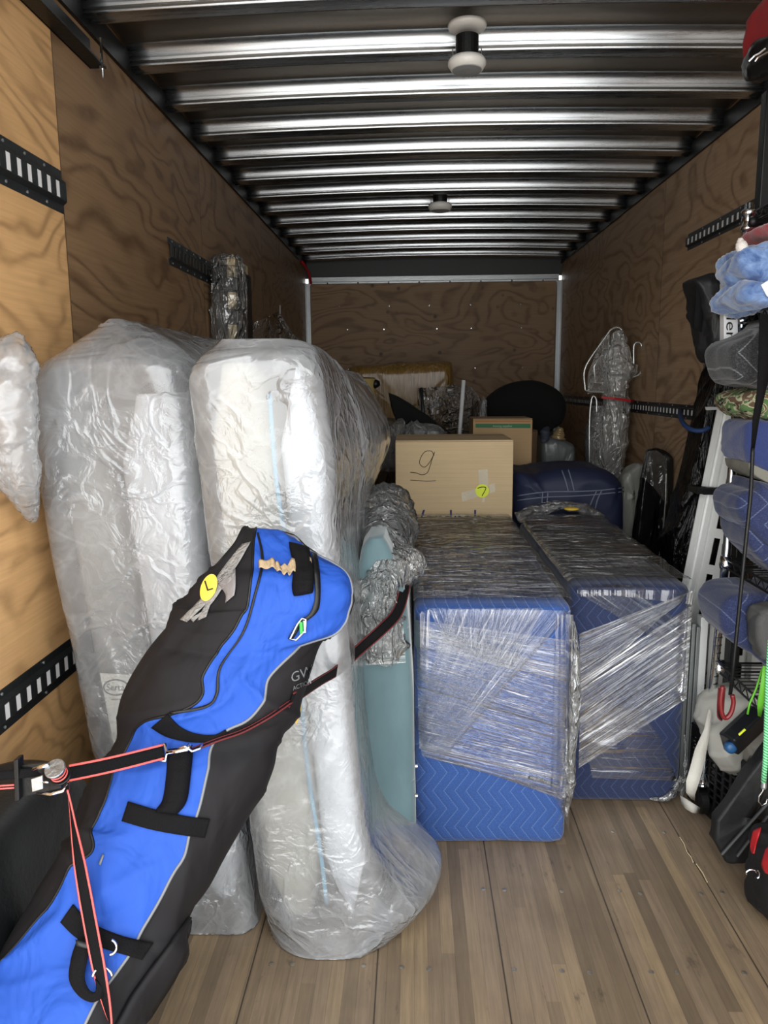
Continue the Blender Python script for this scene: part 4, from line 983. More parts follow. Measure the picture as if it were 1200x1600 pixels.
GRS = flat('green_print', '#2f6a44', .7, vary=.05); ORS = flat('orange_print', '#a9663c', .7, vary=.05)
Y10 = 4.3185
MB().prism(planar([(743, 662), (829, 662), (829, 669), (743, 668)], Y10), (0, .0008, 0)).build('green_stripe', GRS, t10)
MB().prism(planar([(742, 657.5), (829, 657.5), (829, 659.5), (742, 659.5)], Y10), (0, .0008, 0)).build('orange_stripe', ORS, t10)
text3d('moving supplies', 5.0, (770, 667.2), Y10-.001, flat('pale_print', '#9fb39c', .7), t10, wid=.95)
t11, m11 = carton('dark brown cardboard box tucked behind the striped box', .675, .765, 4.75, 5.0, 1.13, cardboard('dark_brown_cardboard', '#71553b'))

# ------------------------------------------------------------------ soft things: outline at the front, inflated, given real depth
def slab(name, label, cat, outline, Y0, depth, m, r=.05, seed=1, amp=.006, n=90, group=None, parent=None, smooth_out=True, zmin=.002, part='body', rr=10, clampx=None, back=False):
    P = interp([tuple(q) for q in outline+[outline[0]]], n+1, smooth_out)[:-1]
    YO = Y0+depth-r if back else Y0+r*.5
    P3 = np.array([at(x, y, YO) for x, y in P]); c = P3.mean(0)
    P3[:, 1] = c[1] = Y0+r*.5
    G = []
    e = np.linalg.norm(P3-c, axis=1, keepdims=True); inr = np.minimum(r, e*.8)
    for s in (.0, .35, .7):     # flat middle of the front face
        G.append(c+(P3-c)*(1-inr/e)*max(s, .02)+np.array([0, Y0-(Y0+r*.5), 0])+np.array([0, .0, 0]))
    for k in range(rr+1):
        a = math.pi/2*k/rr; G.append(c+(P3-c)*(1-inr/e*(1-math.sin(a)))+np.array([0, Y0+r*(1-math.cos(a))-(Y0+r*.5), 0]))
    for t in np.linspace(0, 1, 14)[1:]: G.append(P3+np.array([0, Y0+r+(depth-2*r)*t-(Y0+r*.5), 0]))
    for k in range(1, 6):
        a = math.pi/2*k/5; G.append(c+(P3-c)*(1-inr/e*(1-math.cos(a)))+np.array([0, Y0+depth-r+r*math.sin(a)-(Y0+r*.5), 0]))
    G = np.array(G).transpose(1, 0, 2)
    Sx = G[..., 0]*1.0+G[..., 1]*.6; Tx = G[..., 2]*1.0+G[..., 1]*.5
    N = normals(G, True); cen = G.mean((0,), keepdims=True); sgn = np.sign(np.sum(N*(G-cen)))
    ext = max(.1, float(np.ptp(Sx)*np.ptp(Tx)))
    D = creases(Sx, Tx, seed, 30, .12, .018, amp)+creases(Sx, Tx, seed+50, 30, .05, .01, amp*.6)
    G = G+N*sgn*D[..., None]
    if clampx: G[..., 0] = np.clip(G[..., 0], clampx[0], clampx[1])
    G[..., 2] = np.maximum(G[..., 2], zmin)
    nk = G.shape[1]; mb = MB().grid(G, cu=True); mb.f += [tuple(j*nk for j in range(n)), tuple(j*nk+nk-1 for j in range(n))[::-1]]
    if parent is None and label:
        t = thing(name, label, cat, (c[0], Y0+depth/2, P3[:, 2].min()), group); o = mb.build(part, m, t, smooth=True); return t, mb
    o = mb.build(part, m, parent, smooth=True); return o, mb
# navy duffel with pale piping
DUF = flat('navy_nylon', '#1c2340', .6, 0, 200, .3, vary=.15); DUFP = flat('pale_grey_piping', '#6d7487', .6)
tF, mF = slab('duffel_bag', 'navy duffel bag with pale piping behind the dark navy wrapped dresser', 'bag', [(804, 745), (812, 739), (835, 742), (850, 737), (880, 732), (920, 731), (945, 734), (966, 746), (975, 765), (976, 830), (972, 1010), (880, 1010), (806, 1010), (803, 800)], 3.85, .5, DUF, .09, 7, .010, clampx=(None or .50, 1.25))
bF = bvh_of(mF)
for pl_ in ([(808, 775), (850, 769), (900, 768), (940, 766), (974, 762)], [(808, 782), (850, 777), (900, 775), (940, 772), (974, 768)], [(878, 735), (884, 752), (888, 768)], [(888, 734), (893, 750), (897, 767)], [(932, 768), (926, 780), (920, 795)], [(940, 767), (934, 780), (930, 795)], [(848, 770), (846, 792)], [(856, 770), (854, 792)]):
    Q = [cast(bF, x, y, .003, 3.9) for x, y in interp(pl_, 16)]
    MB().tube(Q, .0035, 6).build('piping', DUFP, tF, smooth=True)
MB().lathe(at(874, 737, 4.02)+np.array([0, 0, .01]), [(.001, 0), (.034, .0), (.036, .005), (.001, .011)], 20).build('sticker', YEL, tF, smooth=True, label='yellow oval sticker on top')
# black rounded armchair back
tK, mK = slab('padded_chair', 'black padded chair with rounded back, dark shape in front of the back wall', 'chair', [(753, 650), (755, 632), (775, 612), (800, 599), (832, 594), (860, 601), (880, 615), (887, 640), (880, 660), (866, 672), (862, 700), (862, 960), (755, 960), (752, 700)], 5.15, .35, BLKSOFT, .12, 9, .012, clampx=(.3, 1.28), zmin=.002)
tK2, mK2 = slab('black_cushion', 'black pointed cushion leaning behind the box marked 9', 'cushion', [(607, 614), (622, 620), (640, 631), (655, 641), (672, 652), (690, 667), (708, 680), (720, 690), (735, 760), (735, 980), (660, 980), (650, 760), (636, 700), (620, 660), (612, 640)], 4.65, .14, BLKSOFT, .04, 10, .006)
# gold film-wrapped sofa standing on end
GOLD = NM('amber_stretch_wrap'); _s = GOLD.noise(GOLD.world((26, 26, 2.2)), 1., 3, .6); _c2 = GOLD.mix(_s, lin('#73561f'), lin('#a98240'))
GOLD = GOLD.done(GOLD.pbsdf(_c2, .38, 0, GOLD.bump(_s, 1., .05), Coat_Weight=.5, Coat_Roughness=.2))
tG, mG = slab('wrapped_sofa', 'sofa wrapped in shiny amber film, standing on end against the back wall', 'sofa', [(545, 575), (570, 570), (620, 567), (660, 565), (700, 565), (707, 572), (709, 600), (706, 650), (700, 700), (700, 900), (545, 900), (543, 640)], 6.1, .75, GOLD, .10, 12, .016)
tY = thing('rolled_rug', 'pale yellow rolled rug end with black cap behind the mattress bag', 'rug', (-.36, 5.3, 0))
c = at(571, 605, 5.25)
MB().tube([(c[0]-.02, c[1]+.1, .0), (c[0]-.01, c[1]+.05, 1.0), (c[0], c[1], c[2]+.06)], [.075, .075, .07], 20).build('roll', flat('pale_yellow_cloth', '#b59f62', .8, 0, 100, .4), tY, smooth=True)
MB().tube([c+np.array([.045, 0, .03]), c+np.array([.075, -.01, .015]), c+np.array([.085, -.01, .0])], [.03, .034, .02], 16).build('end_cap', BLACK, tY, smooth=True)
# low shelf-like board end under the sofa wrap
tH, _ = slab('wrapped_table', 'small table wrapped in clear film between mattress bag and box marked 9', 'table', [(590, 658), (606, 656), (618, 658), (620, 668), (618, 720), (618, 900), (592, 900), (590, 720)], 4.9, .35, flat('tan_board', '#6a5a44', .6, 0, 40, .3), .02, 13, .003)
clump([at(606, 735, 4.4), at(608, 700, 4.4), at(620, 672, 4.4), at(628, 654, 4.42)], [.05, .055, .045, .006], 'film_knot', tH, FOIL, 17, 24, 60, .016)
tI = thing('wrapped_glassware', 'clear film bundle of grey glassware just above the box marked 9', 'glassware', at(665, 690, 4.35))
clump([at(628, 672, 4.45), at(650, 676, 4.42), at(680, 680, 4.4), at(698, 690, 4.38)], [.03, .055, .06, .02], 'film_wrap', tI, BAGT, 18, 24, 60, .016)
for k, (a, b) in enumerate(((655, 664), (676, 684))):
    MB().lathe(at(a, 693, 4.42), [(.02, 0), (.03, .03), (.034, .07), (.03, .07), (.026, .03)], 20).build('glass', flat('frosted_grey_glass', '#9ea3a3', .2) if k == 0 else bpy.data.materials['frosted_grey_glass'], tI, smooth=True)
# clear film covered frame and slim poles
tJ = thing('film_covered_frame', 'low frame covered in clear film in front of the amber wrapped sofa', 'frame', at(700, 700, 5.4))
G = np.zeros((60, 50, 3)); U, V_ = np.meshgrid(np.linspace(0, 1, 60), np.linspace(0, 1, 50), indexing='ij')
for i in range(60):
    for j in range(50):
        x = 652+(758-652)*U[i, j]; ytop = np.interp(U[i, j], [0, .3, .6, .8, 1], [607, 604, 600, 604, 632]); G[i, j] = at(x, ytop+(760-ytop)*V_[i, j], 5.5+.05*math.sin(9*U[i, j])*V_[i, j])
G += (creases(U, V_, 51, 40, .3, .03, .03))[..., None]*np.array([0, -1, 0])
G[..., 2] = np.maximum(G[..., 2], .6)
MB().grid(G).build('film_sheet', film('dusty_clear_film', '#6f675f', .42, .16, nscale=12, bstr=1., bdist=.01, gloss=.9), tJ, smooth=True)
MB().tube([at(658, 606, 5.45), at(661, 640, 5.42), at(663, 700, 5.4)], .012, 8).build('post', DGREY, tJ, smooth=True)
b0 = at(715, 760, 5.1); b0[2] = 0
tag(MB().tube([b0, at(718, 680, 5.1), at(724.5, 594, 5.1)], .0135, 10).build('white_pole', WHITEM, smooth=True), 'slim white pole standing upright near the back wall', 'pole')
tL2 = thing('wrapped_bottle', 'small clear film knot beside the black rounded chair', 'film', at(757, 655, 4.9))
clump([at(757, 662, 4.85), at(754, 645, 4.85), at(756, 628, 4.86), at(755, 619, 4.87)], [.03, .022, .02, .003], 'film_knot', tL2, BAGT, 19, 14, 40, .010)
q_ = at(756, 665, 4.87); MB().tube([(q_[0], 4.87, 0), q_], .012, 8).build('stem', DGREY, tL2)
for d in (-8, 6): MB().tube([at(757+d, 662, 4.84), at(755+d*.4, 640, 4.84), at(756, 625, 4.85)], .004, 6).build('film_rib', ZINC, tL2)
# grey film bag behind the duffel
tN, mN = slab('film_bag', 'grey appliance under cloudy film behind the navy duffel bag', 'appliance', [(847, 742), (847, 690), (858, 684), (872, 682), (888, 690), (897, 700), (899, 735), (899, 900), (847, 900)], 4.55, .35, flat('cloudy_grey', '#5c6061', .35, 0, 20, .6, vary=.15), .05, 14, .006, part='body')
clump([at(872, 686, 4.5), at(874, 676, 4.5), at(876, 668, 4.5)], [.035, .03, .012], 'brass_knob', tN, flat('brown_gold_cloth', '#8d7a58', .3, .3), 20, 12, 30, .006)
clump([at(850, 690, 4.53), at(852, 676, 4.53), at(856, 668, 4.55)], [.02, .03, .01], 'dark_cloth', tN, flat('dark_blue_grey_cloth', '#2e3340', .7), 21, 12, 30, .006)
# ------------------------------------------------------------------ right wall: clear-wrapped frames, black wrapped panel, screens
tW = thing('wrapped_metal_frames', 'bundle of wire frames wrapped in clear film, standing by the right wall', 'frames', (1.2, 4.6, 0))
WIRE = flat('bright_wire', '#c9ccca', .25, .8)
Yw = 4.55
def wp(pts, Y=Yw): return [at(x, y, Y) for x, y in pts]
MB().tube(interp([tuple(p) for p in wp([(973, 560), (974, 524), (967, 512), (955, 515), (945, 528), (915, 573), (914, 603), (918, 611), (946, 613)])], 40), .0065, 7).build('wire_frame', WIRE, tW, smooth=True)
MB().tube(wp([(952, 517), (950, 560), (946, 600), (930, 597), (928, 573), (946, 545)]), .005, 6).build('wire_frame', WIRE, tW, smooth=True)
MB().tube(interp([tuple(p) for p in wp([(984, 582), (990, 575), (990, 545), (993, 536), (1000, 536), (1003, 545), (1002, 578), (997, 586), (985, 590)])], 40), .0065, 7).build('wire_frame', WIRE, tW, smooth=True)
MB().tube(interp([tuple(p) for p in wp([(921, 740), (921, 661), (924, 626), (928, 619), (932, 626), (932, 645)])], 30), .006, 7).build('wire_frame', WIRE, tW, smooth=True)
bt = at(951, 800, 4.6); bt[2] = 0
clump(wp([(967, 516), (968, 540), (966, 575), (961, 605), (962, 640), (957, 690)])+[at(950, 750, 4.58), at(948, 830, 4.6), bt+np.array([0, 0, .01])], [.02, .05, .085, .07, .075, .085, .075, .07, .06], 'film_sleeve', tW, film('bright_clear_film', '#f4f3ef', .34, .17, nscale=16, bstr=.9, bdist=.012, gloss=2.4, streak=(1, 1, .3)), 61, 30, 150, .015)
clump([at(938, 634, 4.6), at(934, 690, 4.6), at(936, 760, 4.62)], [.05, .075, .06], 'film_sleeve', tW, BAGT, 62, 24, 60, .012)
for x0 in (946, 968): MB().tube([at(x0+6, 610, 4.6), at(x0, 740, 4.62)]+[np.array([at(x0, 740, 4.62)[0], 4.62, 0.])], .02, 10).build('steel_leg', flat('dull_steel', '#8d8f8e', .35, .7) if x0 == 946 else bpy.data.materials['dull_steel'], tW, smooth=True)
G = np.zeros((12, 12, 3))
for i in range(12):
    for j in range(12):
        u, v = i/11, j/11; a = at(952-34*(1-v), 520+60*u*(1)+20*(1-v), Yw+.004); G[i, j] = at(953-(35*v)*(min(1, .35+u)), 518+u*88+v*10, Yw)
MB().grid(G).build('film_sheet', BAGT, tW, smooth=True)
tg = MB().grid(np.array([[at(940, 619, 4.45), at(940, 622.5, 4.45)], [at(960, 621, 4.42), at(960, 624.5, 4.42)], [at(985, 624, 4.45), at(985, 628, 4.45)], [at(1002, 626, 5.0), at(1002, 630, 5.0)]])).build('red_strap', RED, solid=.003)
tag(tg, 'thin red strap round the wrapped wire frames at track height', 'strap')
tP, mP = slab('clear_panel', 'translucent grey panel leaning beside the navy duffel', 'panel', [(984, 729), (994, 724), (1008, 733), (1000, 765), (985, 805), (978, 850), (966, 850), (966, 760), (974, 738)], 4.05, .10, flat('cloudy_plastic', '#80807a', .3, 0, 20, .5, vary=.2), .02, 63, .006, back=True)
FP = at(984, 850, 4.1)
MB().b2((FP[0]-.04, 4.08, 0), (FP[0]+.02, 4.13, FP[2]+.02)).build('foot', DGREY, tP)
tV, mV = slab('wrapped_screen', 'black flat screen in film, standing between clear panel and black wrapped panel', 'screen', [(1010, 702), (1025, 699), (1040, 708), (1046, 722), (1044, 790), (1038, 850), (1034, 1010), (990, 1010), (988, 860), (994, 790), (1004, 730)], 3.85, .08, flat('glossy_black_screen', '#0e0f10', .2, 0, 14, .8, vary=.3), .02, 64, .005, back=True)
bV = bvh_of(mV)
band(bV, [(1008, 706), (1025, 703), (1042, 715)], [(1003, 745), (1020, 760), (1043, 790)], 30, 24, .006, TOPF, tV, 'film', Y=3.85, seed=4)
MB().tube([cast(bV, x, y, .004, 3.86) for x, y in ((1041, 740), (1040, 780), (1036, 830), (1030, 868))], .0035, 6).build('bright_edge', WIRE, tV)
GLB = NM('black_stretch_film'); _s = GLB.noise(GLB.world((14, 14, 4), (0, .3, 0)), 1.6, 4, .6, .5)
GLB = GLB.done(GLB.pbsdf(lin('#070708'), .3, 0, GLB.bump(_s, 1., .03), Coat_Weight=.15, Coat_Roughness=.1, Specular_IOR_Level=.35))
tX, mX = slab('wrapped_board', 'tall black film-wrapped panel leaning on the right wall behind the aluminium ramp', 'panel', [(1118, 478), (1110, 500), (1109, 528), (1104, 573), (1092, 616), (1081, 664), (1070, 707), (1058, 752), (1049, 786), (1041, 820), (1034, 862), (1030, 960), (1026, 1150), (1090, 1150), (1100, 900), (1125, 640), (1146, 480)], 3.1, .16, GLB, .03, 65, .012, n=140, clampx=(.0, XR-.004), back=True)
# blue strap hanging off the long track
tg = MB().tube(interp([tuple(p) for p in [atX(1062, 641, 1.29), at(1063, 650, 3.2), at(1068, 662, 3.05), at(1080, 671, 2.98), at(1096, 673, 2.95), at(1108, 668, 2.95)]], 30), .009, 8).build('blue_strap', flat('blue_webbing', '#1d3766', .7), smooth=True)
tag(tg, 'short blue strap hooked on the long track, curving behind the ramp', 'strap')

# ------------------------------------------------------------------ aluminium ramps
def slotted(name, label, F, T, v, w, cols, slot_l, gap_l, slot_w, parent=None, rail=True, th=.004, mt=ALU, start=.05, group=None):
    F, T, v = np.array(F, float), np.array(T, float), np.array(v, float); L = np.linalg.norm(T-F); u = (T-F)/L; n_ = np.cross(u, v)
    t = parent or thing(name, label, 'ramp', F, group)
    us = [0]; k = start
    while k+slot_l < L-.02: us += [k, k+slot_l]; k += slot_l+gap_l
    us.append(L); off = .055 if rail else .015; pitch = (w-off-.01)/cols
    vs = [off-.03 if rail else 0]; 
    for c in range(cols): a = off+pitch*(c+.5)-slot_w/2; vs += [a, a+slot_w]
    vs.append(w); m = MB()
    for i in range(len(us)-1):
        for j in range(len(vs)-1):
            if i % 2 == 1 and j % 2 == 1 and us[i] != us[-2]: continue
            q = [F+u*us[a]+v*vs[b] for a, b in ((i, j), (i+1, j), (i+1, j+1), (i, j+1))]; m.add(q, [(0, 1, 2, 3)])
    m.build('slotted_plate', mt, t, solid=th)
    if rail:
        R = MB(); pr = [(-.0, -.02), (.004, -.022), (.026, -.022), (.028, -.016), (.034, -.012), (.050, -.012), (.053, -.006), (.053, .02), (-.0, .02)]
        R.prism([F+v*a+n_*b for a, b in pr], u*L); R.build('side_rail', ALU, t, bevel=.001)
    return t
tRa = slotted('loading_ramp', 'white aluminium loading ramp with slots, leaning behind the stacked blankets', (.925, 2.84, 0), (1.112, 2.84, 1.345), (.62, -.785, 0), .21, 2, .10, .035, .024, start=.09)
MB().lathe(at(1089, 650, 2.79)+np.array([.03, 0, 0]), [(.005, 0), (.005, -.004)], 10, 'y').build('bolt', CHROME, tRa)
MB().prism([at(1105, 636, 2.83), at(1127, 636, 2.7), at(1129, 640, 2.7), at(1106, 641, 2.83)], (0, .02, 0)).build('end_cap', WHITEM, tRa)
MB().b2((1.045, 2.775, 1.015), (1.10, 2.865, 1.040)).b2((1.02, 2.772, 1.018), (1.055, 2.868, 1.04)).build('velcro_tie', BLACK, tRa)
slotted('slotted_panel', 'white slotted aluminium panel low behind the chrome post and the black crate', (1.025, 2.60, 0), (1.035, 2.62, .68), (1, 0, 0), .14, 3, .11, .03, .016, rail=False)
tA2 = thing('aluminium_channels', 'grey grooved aluminium channels on end beside the dark navy dresser', 'channels', (.96, 2.52, 0))
for k, (x, w) in enumerate(((.925, .012), (.941, .012), (.957, .012))):
    MB().b2((x, 2.53, 0), (x+.0125, 2.58, .62-.01*k)).build('channel', ALUG, tA2, bevel=.002)
MB().b2((.973, 2.54, 0), (.998, 2.58, .63)).build('channel', ALU, tA2, bevel=.002)
tg = MB().tube([(.992, 2.47, 0), (1.0, 2.46, .9)], .006, 10).build('thin_steel_rod', CHROME, smooth=True)
tag(tg, 'thin polished rod upright just behind the chrome post', 'rod')
tg = MB().b2((1.165, 2.56, 0), (1.20, 2.58, 1.0)).b2((1.16, 2.56, 0), (1.165, 2.60, 1.0)).build('aluminium_angle', ALU, bevel=.001)
tag(tg, 'pale aluminium angle bar upright behind the lowest gap in the blankets', 'bar')
tg = MB().b2((1.21, 2.56, 0), (1.26, 2.58, .98)).build('perforated_strip', flat('perforated_pale_metal', '#b9bcb4', .5, .3, 400, 1., vary=.2), bevel=.001)
tag(tg, 'pale perforated metal strip upright at the right frame edge between blankets', 'strip')

# ------------------------------------------------------------------ wire shelving rack on casters
tQ = thing('shelving_rack', 'black wire shelving rack with chrome corner post along the right wall', 'rack', (1.13, 1.85, 0))
PX0, PX1, PY0, PY1 = .985, 1.285, 1.25, 2.40
for x, y in ((PX0, PY1), (PX1, PY1), (PX0, PY0), (PX1, PY0)):
    po_ = MB().tube([(x-.028 if (x, y) == (PX0, PY1) else x, y, .10), (x, y, .9), (x, y, 1.93)], .0125, 16); o = po_.build('post', CHROME, tQ, smooth=True)
    xb = x-.028 if (x, y) == (PX0, PY1) else x
    for z in np.arange(.14, .62, .026): MB().lathe((xb+(x-xb)*z/.9, y, z), [(.0132, 0), (.0132, .003)], 16).build('notch_ring', DGREY, o) if (x, y) == (PX0, PY1) else None
    c_ = MB().lathe((xb, y, .10), [(.024, 0), (.026, .004), (.024, .008), (.016, .010), (.016, .022), (.013, .024)], 24).build('caster', CHROME, tQ, smooth=False)
    MB().lathe((xb-.012, y, .042), [(.02, -.004), (.042, 0), (.042, .022), (.02, .026)], 28, 'x').build('wheel', RUBBER, c_, smooth=False)
    MB().b2((xb-.018, y-.012, .042), (xb-.014, y+.012, .10)).b2((xb+.016, y-.012, .042), (xb+.020, y+.012, .10)).build('fork', BLACK, c_)
def shelf(z):
    m_ = MB()
    for dz in (0, -.028):
        m_.tube([(PX0, PY0, z+dz), (PX0, PY1, z+dz)], .0035, 6).tube([(PX1, PY0, z+dz), (PX1, PY1, z+dz)], .0035, 6).tube([(PX0, PY0, z+dz), (PX1, PY0, z+dz)], .0035, 6).tube([(PX0, PY1, z+dz), (PX1, PY1, z+dz)], .0035, 6)
    for y in np.linspace(PY0, PY1, 44): m_.tube([(PX0, y, z+.003), (PX1, y, z+.003)], .002, 5)
    k = int((PY1-PY0)/.05)
    for i in range(k): m_.tube([(PX0, PY0+i*.05, z), (PX0, PY0+(i+.5)*.05, z-.028), (PX0, PY0+(i+1)*.05, z)], .002, 5)
    m_.build('wire_shelf', BLACK, tQ)
    for x, y in ((PX0, PY1), (PX1, PY1)): MB().lathe((x, y, z-.03), [(.018, 0), (.020, .01), (.017, .04)], 16).build('collar', CHROME if y == PY1 and x == PX0 else BLACK, tQ, smooth=True)
for z in (.52, .865, 1.615, 1.90): shelf(z)

# ------------------------------------------------------------------ folded blankets on the rack
BLUF = NM('denim_blue_fleece'); _n = BLUF.noise(BLUF.world(), 22, 4, .65, .6); BLUF = BLUF.done(BLUF.pbsdf(BLUF.mix(BLUF.mr(_n, .35, .65, 0, 1), lin('#3d5a8f'), lin('#7d9ac6')), .95, 0, BLUF.bump(_n, .5, .01), Sheen_Weight=.6))
CAMO = NM('woodland_camouflage'); _p = CAMO.world((1, 1, 1.3)); _n = CAMO.noise(_p, 22, 1, .4, 1.5); _n2 = CAMO.noise(CAMO.world((1.1, .8, 1.2)), 27, 1, .4, 1.2)
_c = CAMO.ramp(_n, [(0, lin('#4f6b3e')), (.47, lin('#4f6b3e')), (.475, lin('#a3a184')), (.56, lin('#a3a184')), (.565, lin('#5c4a38')), (1, lin('#5c4a38'))]); _c = CAMO.mix(CAMO.mr(_n2, .585, .59, 0, 1), _c, lin('#23261f'))
CAMO = CAMO.done(CAMO.pbsdf(_c, .9, 0, CAMO.bump(CAMO.noise(CAMO.world(), 30, 3, .5), .3, .005)))
NAVP = flat('plain_navy_blanket', '#27366b', .9, 0, 200, .5, vary=.18, vscale=14, Sheen_Weight=.3)
GB_ = 'folded blankets on the wire rack'
CX = (.0, XR-.006)
YB0 = 2.16
slab('red_blanket', 'crimson fleece blanket with white lining, topmost on the rack', 'blanket', [(1158, 370), (1165, 369), (1182, 362), (1196, 352), (1290, 345), (1232, 450), (1206, 436), (1196, 420), (1188, 398), (1180, 392), (1172, 384), (1162, 378)], YB0+.06, .20, DRED, .02, 71, .006, group=GB_, clampx=CX, back=True)
t_ = bpy.data.objects['red_blanket']
LN = [at(x, y, YB0+.055) for x, y in interp([(1157, 372), (1158, 384), (1166, 395), (1178, 398), (1184, 402), (1192, 420), (1198, 433)], 26)]
MB().tube(LN, [.006+.006*math.sin(i*.5)**2 for i in range(26)], 8).build('white_lining', WHITEF, t_, smooth=True)
MB().tube([at(x, y, YB0+.05) for x, y in interp([(1157, 378), (1160, 388), (1168, 396), (1174, 398)], 12)], [.012, .014, .016, .017, .016, .014, .013, .012, .010, .010, .008, .006], 8).build('white_lining', WHITEF, t_, smooth=True)
slab('blue_blanket', 'denim blue fleece blanket, the upper rolled fold under the crimson one', 'blanket', [(1119, 428), (1122, 412), (1133, 402), (1148, 396), (1163, 391), (1170, 400), (1174, 402), (1187, 400), (1200, 425), (1290, 430), (1290, 452), (1196, 448), (1176, 456), (1157, 459), (1140, 452), (1126, 440)], YB0+.02, .20, BLUF, .03, 72, .012, group=GB_, clampx=CX, back=True)
slab('blue_blanket', 'denim blue fleece blanket, the lower fold resting on the upper wire shelf', 'blanket', [(1118, 472), (1124, 460), (1134, 452), (1157, 462), (1176, 459), (1196, 451), (1290, 452), (1290, 488), (1190, 480), (1165, 486), (1145, 488), (1129, 483)], YB0, .22, BLUF, .03, 73, .012, group=GB_, clampx=CX, back=True)
tg = MB().prism([at(1189, 445, YB0-.01), at(1204, 436, YB0-.01), at(1206, 468, YB0-.01), at(1198, 462, YB0-.01)], (0, .003, 0)).build('white_care_label', WHITEM)
tag(tg, 'white care label on the denim blue blankets', 'label')
# shelf board line and clip at the top shelf
slab('charcoal_blanket', 'charcoal quilted moving blanket with pale zigzag stitching, on the rack', 'blanket', [(1106, 572), (1105, 550), (1113, 540), (1128, 533), (1145, 524), (1165, 512), (1185, 500), (1290, 478), (1290, 606), (1195, 608), (1170, 610), (1145, 603), (1122, 598), (1111, 588)], YB0, .22, Q_BLK, .03, 74, .004, group=GB_, clampx=CX, back=True)
slab('camouflage_blanket', 'green and tan camouflage roll between charcoal and navy blankets', 'blanket', [(1116, 632), (1119, 620), (1132, 612), (1150, 607), (1180, 604), (1290, 606), (1290, 660), (1195, 658), (1165, 653), (1145, 647), (1126, 641)], YB0, .22, CAMO, .045, 75, .006, group=GB_, clampx=CX, back=True)
slab('navy_blanket', 'plain navy blanket just under the camouflage roll', 'blanket', [(1130, 692), (1131, 670), (1136, 658), (1150, 654), (1180, 656), (1290, 660), (1290, 745), (1205, 742), (1175, 733), (1150, 722), (1136, 710)], YB0+.02, .20, NAVP, .03, 76, .004, group=GB_, clampx=CX, back=True)
slab('grey_pad', 'thin grey pad edge under the plain navy blanket', 'pad', [(1133, 715), (1150, 724), (1175, 735), (1205, 745), (1290, 748), (1290, 762), (1200, 757), (1175, 748), (1150, 738), (1136, 727)], YB0+.03, .18, flat('olive_grey_pad', '#77766c', .8, 0, 120, .4), .006, 77, .002, clampx=CX, back=True)
slab('navy_blanket', 'navy quilted blanket folded in two, below the thin grey pad', 'blanket', [(1114, 778), (1117, 766), (1127, 758), (1143, 753), (1148, 742), (1175, 750), (1200, 760), (1290, 770), (1290, 868), (1205, 862), (1180, 850), (1160, 836), (1140, 818), (1122, 798)], YB0, .22, Q_NAVY, .03, 78, .004, group=GB_, clampx=CX, back=True)
slab('navy_blanket', 'navy quilted blanket, lowest fold lying on the middle wire shelf', 'blanket', [(1128, 808), (1142, 822), (1160, 840), (1182, 854), (1205, 866), (1290, 874), (1290, 910), (1205, 896), (1185, 884), (1165, 868), (1145, 850), (1133, 832)], YB0+.01, .20, Q_NAVY, .016, 79, .004, group=GB_, clampx=CX, back=True)
slab('navy_blanket', 'navy quilted blanket hanging lowest, right of the dark navy dresser', 'blanket', [(1091, 938), (1093, 924), (1103, 911), (1120, 905), (1150, 903), (1185, 905), (1290, 905), (1290, 1060), (1205, 1040), (1185, 1024), (1155, 1006), (1128, 988), (1105, 970), (1094, 955)], YB0, .22, Q_NAVY, .03, 80, .004, group=GB_, clampx=CX, back=True)
slab('grey_pouch', 'dark grey rolled pouch at the right frame edge on the lowest navy blanket', 'pouch', [(1181, 975), (1186, 962), (1200, 954), (1290, 950), (1290, 1040), (1203, 1032), (1190, 1020), (1183, 1000)], YB0-.09, .08, flat('dark_grey_pouch_cloth', '#4b4b4a', .8, 0, 160, .4), .02, 81, .004)
# black fabric bag with tail, and the white lettered box behind it
tg, mg = slab('black_holdall', 'black fabric bag with hanging strap left of the denim blue blankets', 'bag', [(1088, 438), (1103, 434), (1118, 430), (1124, 442), (1121, 456), (1126, 474), (1134, 492), (1142, 520), (1146, 548), (1128, 552), (1112, 540), (1106, 510), (1100, 480), (1094, 455)], 2.42, .14, flat('black_nylon_bag', '#101012', .6, 0, 40, .5, vary=.3), .03, 82, .008, clampx=CX)
MB().grid(np.array([[at(1086, 439, 2.44), at(1098, 438, 2.44)], [at(1087, 470, 2.44), at(1099, 472, 2.44)], [at(1084, 500, 2.44), at(1097, 502, 2.44)], [at(1084, 514, 2.44), at(1096, 519, 2.44)]])).build('strap', WEB, tg, smooth=True, solid=.004)
tb = thing('lettered_box', 'white box with black sideways lettering behind the charcoal blanket', 'box', at(1142, 545, 2.47))
MB().prism(planar([(1131, 442), (1152, 446), (1153, 550), (1131, 550)], 2.38), (0, .03, 0)).build('panel', WHITEM, tb)
text3d('ller', 22, (1135, 487), 2.378, INK, tb, rot=math.pi/2, wid=1.5, thick=.001)
# chrome clip and black chain at the upper shelf
tc_ = thing('chrome_clamp', 'chrome clamp on the rack post above the crimson blanket', 'clamp', at(1168, 350, 2.36))
MB().lathe(at(1168, 362, 2.37), [(.018, 0), (.02, .012), (.014, .02), (.014, .04), (.02, .046), (.022, .056), (.016, .062)], 18).build('collar', CHROME, tc_, smooth=True)
MB().lathe(at(1180, 345, 2.33), [(.012, 0), (.016, .01), (.012, .02)], 14, 'y').build('knob', BLACK, tc_, smooth=True)

